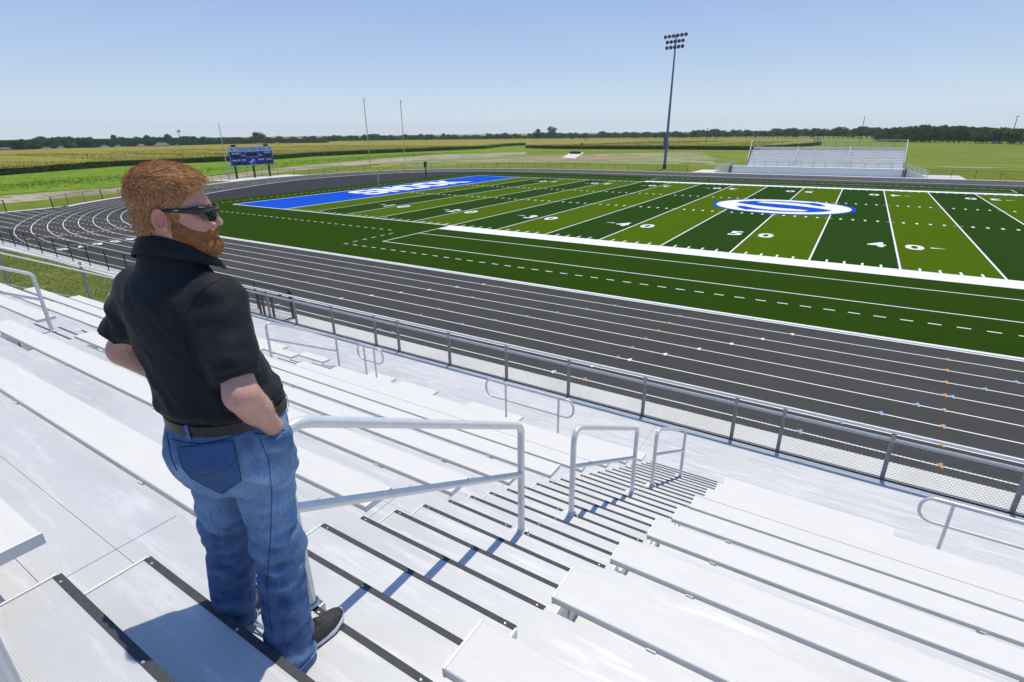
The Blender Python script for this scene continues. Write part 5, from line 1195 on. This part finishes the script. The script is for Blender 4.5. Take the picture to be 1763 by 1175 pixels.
# folds: long diagonals drawn from the shoulders towards the tucked waist
u_ = X*.8+Z*.55; v_ = X*(-.5)+Z*.8
fold = vnoise(u_*30+1, v_*7, Y*9)*.0062+vnoise(u_*58+9, v_*12, Y*16)*.0030+vnoise(u_*10+5, v_*38, Y*12)*.0038*np.clip((1.25-Z)/.12,0,1)+.004*np.sin(Z*95+vnoise(X*8,Y*8,Z*8)*3)*np.exp(-((Z-1.01)/.035)**2)+vnoise(X*60,Y*60,Z*60)*.0008
fold = fold-.0042*np.clip(1-2.2*np.abs(vnoise(u_*13+3, v_*3.2, Y*5)),0,1)**3-.0042*np.clip(1-2.5*np.abs(vnoise(u_*9+11, v_*16+2, Y*7)),0,1)**3*np.clip((1.30-Z)/.1,0,1)
d = d+fold*np.clip((Z-.97)/.05, 0, 1)*np.clip((1.45-Z)/.10, .15, 1)
d = d-.010*np.exp(-((Z-1.035)/.035)**2)
P, Q = nets(d, lo, h); P = smooth(P, Q, 2, .5); shirt = npmesh('polo_shirt', P, Q, M['shirt'], person)
bpy.context.view_layer.update(); MW = Matrix.Translation(B0) @ Matrix.Rotation(PRZ, 4, 'Z'); MI = MW.inverted(); camL = MI @ CAM
bvh = BVHTree.FromPolygons([tuple(p) for p in P], [tuple(int(i) for i in f) for f in Q])
def hit(u, v, off=.0015):
    dd = FW + RT*((u-881.5)/FPX) - UP*((v-587.5)/FPX); dl = (MI.to_3x3() @ dd).normalized(); l, nn, i, dist = bvh.ray_cast(camL, dl)
    return None if l is None else l+nn*(off if nn.dot(dl) < 0 else -off)
def pxline(pts, n=14, off=.0015):
    out = []
    for (u0_, v0_), (u1_, v1_) in zip(pts[:-1], pts[1:]):
        for k in range(n):
            q = hit(u0_+(u1_-u0_)*k/n, v0_+(v1_-v0_)*k/n, off)
            if q is not None and (not out or (q-out[-1]).length < .05): out.append(q)
    return out
for L_ in ([(384,478),(362,490),(341,507),(327,528),(318,556),(318,592),(330,628)], [(368,652),(392,646),(420,638),(449,626)], [(372,650),(395,643),(424,634),(450,622)]):
    q = pxline(L_, 14, .0004)
    if len(q) > 5: mb = MB(); mb.tube(q, .0012, 5); mb.build('seam', M['shirt'], shirt)
# collar
mb = MB(); N_ = 40; prof = [(-.006,-.052),(-.004,0),(.002,.004),(.008,0),(.022,-.024),(.032,-.044),(.030,-.046),(.006,-.012),(.001,-.004)]
rings = []
for i in range(N_+1):
    a = R(-158+316*i/N_)-math.pi/2; fr = (1-math.cos(a+math.pi/2))/2; zt = 1.550-.085*fr; rx, ry = .076+.004*fr, .078+.010*fr
    cx, cy = -.026, -.012; rings.append([(cx+(rx+p[0]+.012*fr*(p[0] > .02))*math.cos(a), cy+(ry+p[0]+.012*fr*(p[0] > .02))*math.sin(a), zt+p[1]*(1+.25*fr)) for p in prof])
n = len(prof); mb.mesh([v for r_ in rings for v in r_], [(i*n+k, i*n+(k+1)%n, (i+1)*n+(k+1)%n, (i+1)*n+k) for i in range(N_) for k in range(n)]+[tuple(range(n)), tuple(N_*n+k for k in range(n-1,-1,-1))])
o = mb.build('collar', M['shirt'], shirt, smooth=True); bm = bmesh.new(); bm.from_mesh(o.data); bmesh.ops.recalc_face_normals(bm, faces=bm.faces[:]); bm.to_mesh(o.data); bm.free()
# ---- jeans
lo, hi, h = (-.24,-.30,.0), (.34,.24,1.02), .006
g_ = grid(lo, hi, h); X, Y, Z = g_
d = stack(g_, [(.74,.042,-.041,.150,.130),(.80,.042,-.047,.176,.150),(.87,.042,-.047,.191,.167),(.93,.042,-.035,.191,.164),(.982,.042,-.025,.186,.158)])
ft = lambda a_, t_: a_
def leg(H_, K_, A_, rr):
    e_ = cone(g_, H_, K_, rr, .080); a2 = (A_[0],A_[1],.03); l2 = cone(g_, K_, a2, .079, .080)
    return smin(e_, l2, .03)
lr = leg(HR, KR, (AR[0]+.006,AR[1]+.004,AR[2]), .100); ll = leg(HL, KL, (AL_[0],AL_[1],AL_[2]), .098)
lg = np.minimum(lr, ll); d = smin(d, lg, .035)
bt = cone(g_, (.12,-.096,.86), (.125,-.091,.83), .098, .098); d = smin(d, bt, .03); d = smin(d, cone(g_, (-.03,-.096,.86), (-.03,-.091,.83), .092, .092), .03)
pch = cone(g_, (.222,-.045,.915), (.196,-.02,.79), .056, .060); pch = np.maximum(pch, Z-.938-.15*(Y+.05)); d = smin(d, pch, .014)                  # the pocket pushed out by his hand
knee = np.exp(-((Z-.50)/.13)**2); hem = np.exp(-((Z-.06)/.10)**2); seat = np.exp(-((Z-.76)/.06)**2)
w1 = vnoise(X*13, Y*13, Z*24+X*18+vnoise(X*6,Y*6,Z*6)*2); w2 = vnoise(X*14+7, Y*14, Z*46)
fo = w1*(.0045+.009*knee+.010*hem+.007*seat)+w2*(.002+.004*knee+.006*hem)+.0045*np.sin(Z*62+X*30+vnoise(X*9,Y*9,Z*9)*7)*(knee*.7+hem)*np.clip(vnoise(X*10+4,Y*10,Z*5)+.4,0,1)
fo = fo+.005*np.sin((Z-.85)*120+(Y)*30)*np.exp(-(((X-.22)/.07)**2+((Z-.80)/.08)**2+((Y-.06)/.08)**2))
d = d+fo*np.clip((.97-Z)/.08, 0, 1)
hemz = .028+.0*Z; d = np.maximum(d, hemz-Z)
P, Q = nets(d, lo, h); P = smooth(P, Q, 2, .45); NJ = normals(P, Q); x, y, z = P.T
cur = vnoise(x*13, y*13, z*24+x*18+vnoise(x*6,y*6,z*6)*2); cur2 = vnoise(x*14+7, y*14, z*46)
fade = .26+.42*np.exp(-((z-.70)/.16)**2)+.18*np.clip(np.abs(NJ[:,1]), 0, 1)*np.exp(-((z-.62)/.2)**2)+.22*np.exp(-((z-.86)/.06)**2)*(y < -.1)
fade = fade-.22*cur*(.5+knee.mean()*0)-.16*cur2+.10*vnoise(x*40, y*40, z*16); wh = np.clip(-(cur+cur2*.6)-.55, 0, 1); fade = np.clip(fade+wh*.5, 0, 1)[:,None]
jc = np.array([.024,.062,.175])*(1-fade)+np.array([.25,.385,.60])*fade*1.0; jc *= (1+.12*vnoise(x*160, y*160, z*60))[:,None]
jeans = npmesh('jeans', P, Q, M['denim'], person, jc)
# seams and pockets are laid on the cloth by casting rays at it
bpy.context.view_layer.update(); MW = Matrix.Translation(B0) @ Matrix.Rotation(PRZ, 4, 'Z'); MI = MW.inverted()
bvh = BVHTree.FromPolygons([tuple(p) for p in P], [tuple(int(i) for i in f) for f in Q])
camL = MI @ CAM
def hit(u, v, off=.0015):
    dd = FW + RT*((u-881.5)/FPX) - UP*((v-587.5)/FPX); dl = (MI.to_3x3() @ dd).normalized(); l, nn, i, dist = bvh.ray_cast(camL, dl)
    return None if l is None else l+nn*(off if nn.dot(dl) < 0 else -off)
def pxline(pts, n=14):
    out = []
    for (u0_, v0_), (u1_, v1_) in zip(pts[:-1], pts[1:]):
        for k in range(n):
            q = hit(u0_+(u1_-u0_)*k/n, v0_+(v1_-v0_)*k/n)
            if q is not None and (not out or (q-out[-1]).length < .05): out.append(q)
    return out
def seam(pts, name, m_, r_=.0012):
    L_ = pxline(pts)
    if len(L_) > 3:
        mb = MB(); mb.tube(L_, r_, 5); return mb.build(name, m_, jeans)
seam([(425,727),(434,742),(446,752),(462,792),(468,850),(466,930),(460,1000),(462,1050),(470,1095)], 'outer_seam', M['stitch'], .0009)
seam([(440,746),(452,748),(470,747),(492,741)], 'pocket_edge', M['stitch'], .0020); seam([(441,750),(455,752),(472,751),(492,745)], 'pocket_edge', M['fray'], .0008)
seam([(296,756),(318,762),(350,764),(385,757),(423,745)], 'yoke_seam', M['stitch'], .0012); seam([(296,759),(318,765),(350,767),(385,760),(424,748)], 'yoke_seam', M['fray'], .0006)
seam([(288,745),(291,765),(296,790),(306,812)], 'seat_seam', M['stitch'], .0012)
PK = [[(308,771),(402,757)],[(311,788),(406,779)],[(316,804),(411,803)],[(330,822),(416,826)],[(376,846),(386,849)]]
mb = MB(); vs = []; n = 12
for r_ in range(len(PK)*3-2):
    i, t = divmod(r_, 3); t /= 3; a_ = PK[i]; b_ = PK[min(i+1,len(PK)-1)]; p0 = tuple(a_[0][k]*(1-t)+b_[0][k]*t for k in (0,1)); p1 = tuple(a_[1][k]*(1-t)+b_[1][k]*t for k in (0,1))
    for k in range(n+1): vs.append(hit(p0[0]+(p1[0]-p0[0])*k/n, p0[1]+(p1[1]-p0[1])*k/n, .0030))
if all(v is not None for v in vs):
    m_ = len(PK)*3-2; fs = [(i*(n+1)+k, i*(n+1)+k+1, (i+1)*(n+1)+k+1, (i+1)*(n+1)+k) for i in range(m_-1) for k in range(n)]
    pc = np.tile([.060,.125,.27], (len(vs),1)); pk = npmesh('back_pocket', np.array([tuple(v) for v in vs]), np.array(fs), M['denim'], jeans, pc); sm = pk.modifiers.new('t', 'SOLIDIFY'); sm.thickness = .002
    for L_, mm, rr in (([(308,771),(311,788),(316,804),(330,822),(380,848),(416,826),(411,803),(406,779),(402,757)],M['stitch'],.0014),([(309,774),(402,760)],M['fray'],.0008),([(308,771),(402,757)],M['stitch'],.0014),([(318,808),(345,817),(370,815),(395,803),(410,793)],M['copper'],.0018),([(313,789),(318,802),(333,818),(380,842),(411,822),(406,803),(402,781)],M['fray'],.0005)):
        pts = []
        for (u0_,v0_),(u1_,v1_) in zip(L_[:-1],L_[1:]):
            for k in range(8):
                q = hit(u0_+(u1_-u0_)*k/8, v0_+(v1_-v0_)*k/8, .0042)
                if q is not None: pts.append(q)
        mb = MB(); mb.tube(pts, rr, 5); mb.build('pocket_stitching', mm, pk)
# frayed hems
for L0 in ((AR[0]+.006,AR[1]+.004),(AL_[0],AL_[1])):
    pts = []
    for k in range(48):
        a = 2*math.pi*k/48; o_ = Vector((L0[0]+.3*math.cos(a), L0[1]+.3*math.sin(a), .036)); l, nn, i, ds = bvh.ray_cast(o_, Vector((-math.cos(a),-math.sin(a),0)), .29)
        if l: pts.append(l+Vector((math.cos(a),math.sin(a),0))*.0005+Vector((0,0,random.uniform(-.001,.001))))
    if len(pts) > 20:
        mb = MB(); mb.tube(pts, .0042, 6, closed=True); mb.build('hem', M['fray'], jeans)
# belt and loops
mb = MB(); N_ = 64; pf = [(0,.968),(.0035,.969),(.0035,1.004),(0,1.005)]; rg_ = []
for i in range(N_):
    a = 2*math.pi*i/N_; zc = .010*math.sin(a)*0
    rg_.append([(.042+(.188+p_[0])*math.cos(a), -.024+(.160+p_[0])*math.sin(a), p_[1]+zc) for p_ in pf])
mb.mesh([v for r_ in rg_ for v in r_], [(i*4+k, i*4+(k+1)%4, ((i+1)%N_)*4+(k+1)%4, ((i+1)%N_)*4+k) for i in range(N_) for k in range(4)])
o = mb.build('belt', M['leather'], person, smooth=50); bm = bmesh.new(); bm.from_mesh(o.data); bmesh.ops.recalc_face_normals(bm, faces=bm.faces[:]); bm.to_mesh(o.data); bm.free()
for a in (-20, -88, -150, 30, 75, 150, -52):
    if a == -52: continue
    ca, sa = math.cos(R(a)), math.sin(R(a)); cx, cy = .042+.1945*ca, -.024+.1665*sa; t = Vector((-sa,ca,0))*.0065; nrm = Vector((ca,sa,0)); c_ = Vector((cx,cy,0)); pr = [(-.004,.945),(.001,.962),(.001,1.004),(-.003,1.010),(-.006,1.004),(-.006,.962)]
    vs = [c_+nrm*p_[0]+t*s_+Vector((0,0,p_[1])) for s_ in (-1,1) for p_ in pr]; fs = np.array([(i, (i+1)%6, (i+1)%6+6, i+6) for i in range(6)]); npmesh('belt_loop', np.array([tuple(v) for v in vs]), fs, M['denim'], jeans, np.tile([.11,.20,.40],(12,1)))
# ---- shoes
def shoe(heel, toe, name='shoe'):
    heel = Vector(heel); toe = Vector(toe); f = (toe-heel); f.z = 0; L_ = .300; ang = math.atan2(f.y, f.x)-math.pi/2
    T4 = Matrix.Translation(heel) @ Matrix.Rotation(ang, 4, 'Z')
    lo, hi, h = (-.06,-.02,.0), (.06,.31,.125), .004; g_ = grid(lo, hi, h); X, Y, Z = g_; Zs = Z-.35*np.clip(Y-.21, 0, 1)**2*4
    s_ = (X, Y, Zs)
    d = ell(s_, (0,.058,.045), (.037,.056,.060)); d = smin(d, ell(s_, (0,.125,.040), (.043,.095,.050)), .03); d = smin(d, ell(s_, (.003,.212,.026), (.046,.085,.036)), .03)
    d = smin(d, cone(s_, (0,.055,.05), (0,.05,.10), .036, .038), .02); d = np.maximum(d, .022-Zs); d = d+vnoise(X*40,Y*40,Z*40)*.0008
    P, Q = nets(d, lo, h); P = smooth(P, Q, 1, .4); o = npmesh(name, P, Q, M['shoeknit'], person, None, T4)
    ys = np.linspace(0, 1, 26); wd = np.interp(ys, [0,.04,.12,.3,.45,.62,.75,.88,.95,1], [0,.020,.034,.036,.037,.045,.0485,.040,.026,0]); out = [(w_, y_*L_) for w_, y_ in zip(wd, ys)]+[(-w_, y_*L_) for w_, y_ in list(zip(wd, ys))[-2:0:-1]]
    def lay(zz, ex): return [(.002+a_*(1+ex/.04), L_/2+(b_-L_/2)*(1+ex/.15), zz+.35*4*max(0,b_-.21)**2+.004*math.sin(b_*20)*(zz > .02)) for a_, b_ in out]
    for nm, ly, m_ in (('midsole',[(.006,.001),(.012,.003),(.024,.002),(.031,.0),(.031,-.006)],M['sole']),('outsole',[(.0,-.002),(.003,.002),(.0065,.002),(.0065,-.004)],M['outsole'])):
        rs = [lay(a_, b_) for a_, b_ in ly]; n = len(out); mb = MB(); mb.mesh([v for r_ in rs for v in r_], [(i*n+k, i*n+(k+1)%n, (i+1)*n+(k+1)%n, (i+1)*n+k) for i in range(len(ly)-1) for k in range(n)]+[tuple(range(n-1,-1,-1)), tuple((len(ly)-1)*n+k for k in range(n))])
        q = mb.build(nm, m_, o, smooth=40); q.data.transform(T4)
    bv = BVHTree.FromPolygons([tuple(p) for p in P], [tuple(int(i) for i in f_) for f_ in Q])
    def onto(x_, y_, of=.0018):
        l, nn, i, ds = bv.ray_cast(Vector((x_,y_,.3)), Vector((0,0,-1))); return None if l is None else l+nn*of
    for k in range(5):
        y_ = .105+.020*k; pts = [onto(-.022+.044*j/8, y_+(.008 if k % 2 else -.004)*math.sin(j/8*math.pi), .002) for j in range(9)]; pts = [p for p in pts if p]
        mb = MB(); mb.tube(pts, .0026, 6); q = mb.build('lace', M['outsole'], o); q.data.transform(T4)
    for xs_ in (-.02,.02):
        pts = [onto(xs_*(1-.2*j/8), .10+.1*j/8, .0012) for j in range(9)]; pts = [p for p in pts if p]; mb = MB(); mb.tube(pts, .003, 5); q = mb.build('eyestay', M['shoeknit'], o); q.data.transform(T4)
    def side(y_, z_):
        l, nn, i, ds = bv.ray_cast(Vector((.2,y_,z_)), Vector((-1,0,0))); return None if l is None else l+Vector((.0012,0,0))
    for s__ in (1,-1):
        pts = [side(.090+.016*math.cos(R(a))*1.0, .060+s__*(.010-.012*math.sin(R(a)))) for a in range(0,181,20)]; pts = [p for p in pts if p]
        if len(pts) > 4: mb = MB(); mb.tube(pts, .0017, 5); q = mb.build('emblem', M['mark'], o); q.data.transform(T4)
    return o
shoe((.163,-.192,.0005), (.258,.096,0)); shoe((-.130,-.110,.0005), (-.090,.18,0))
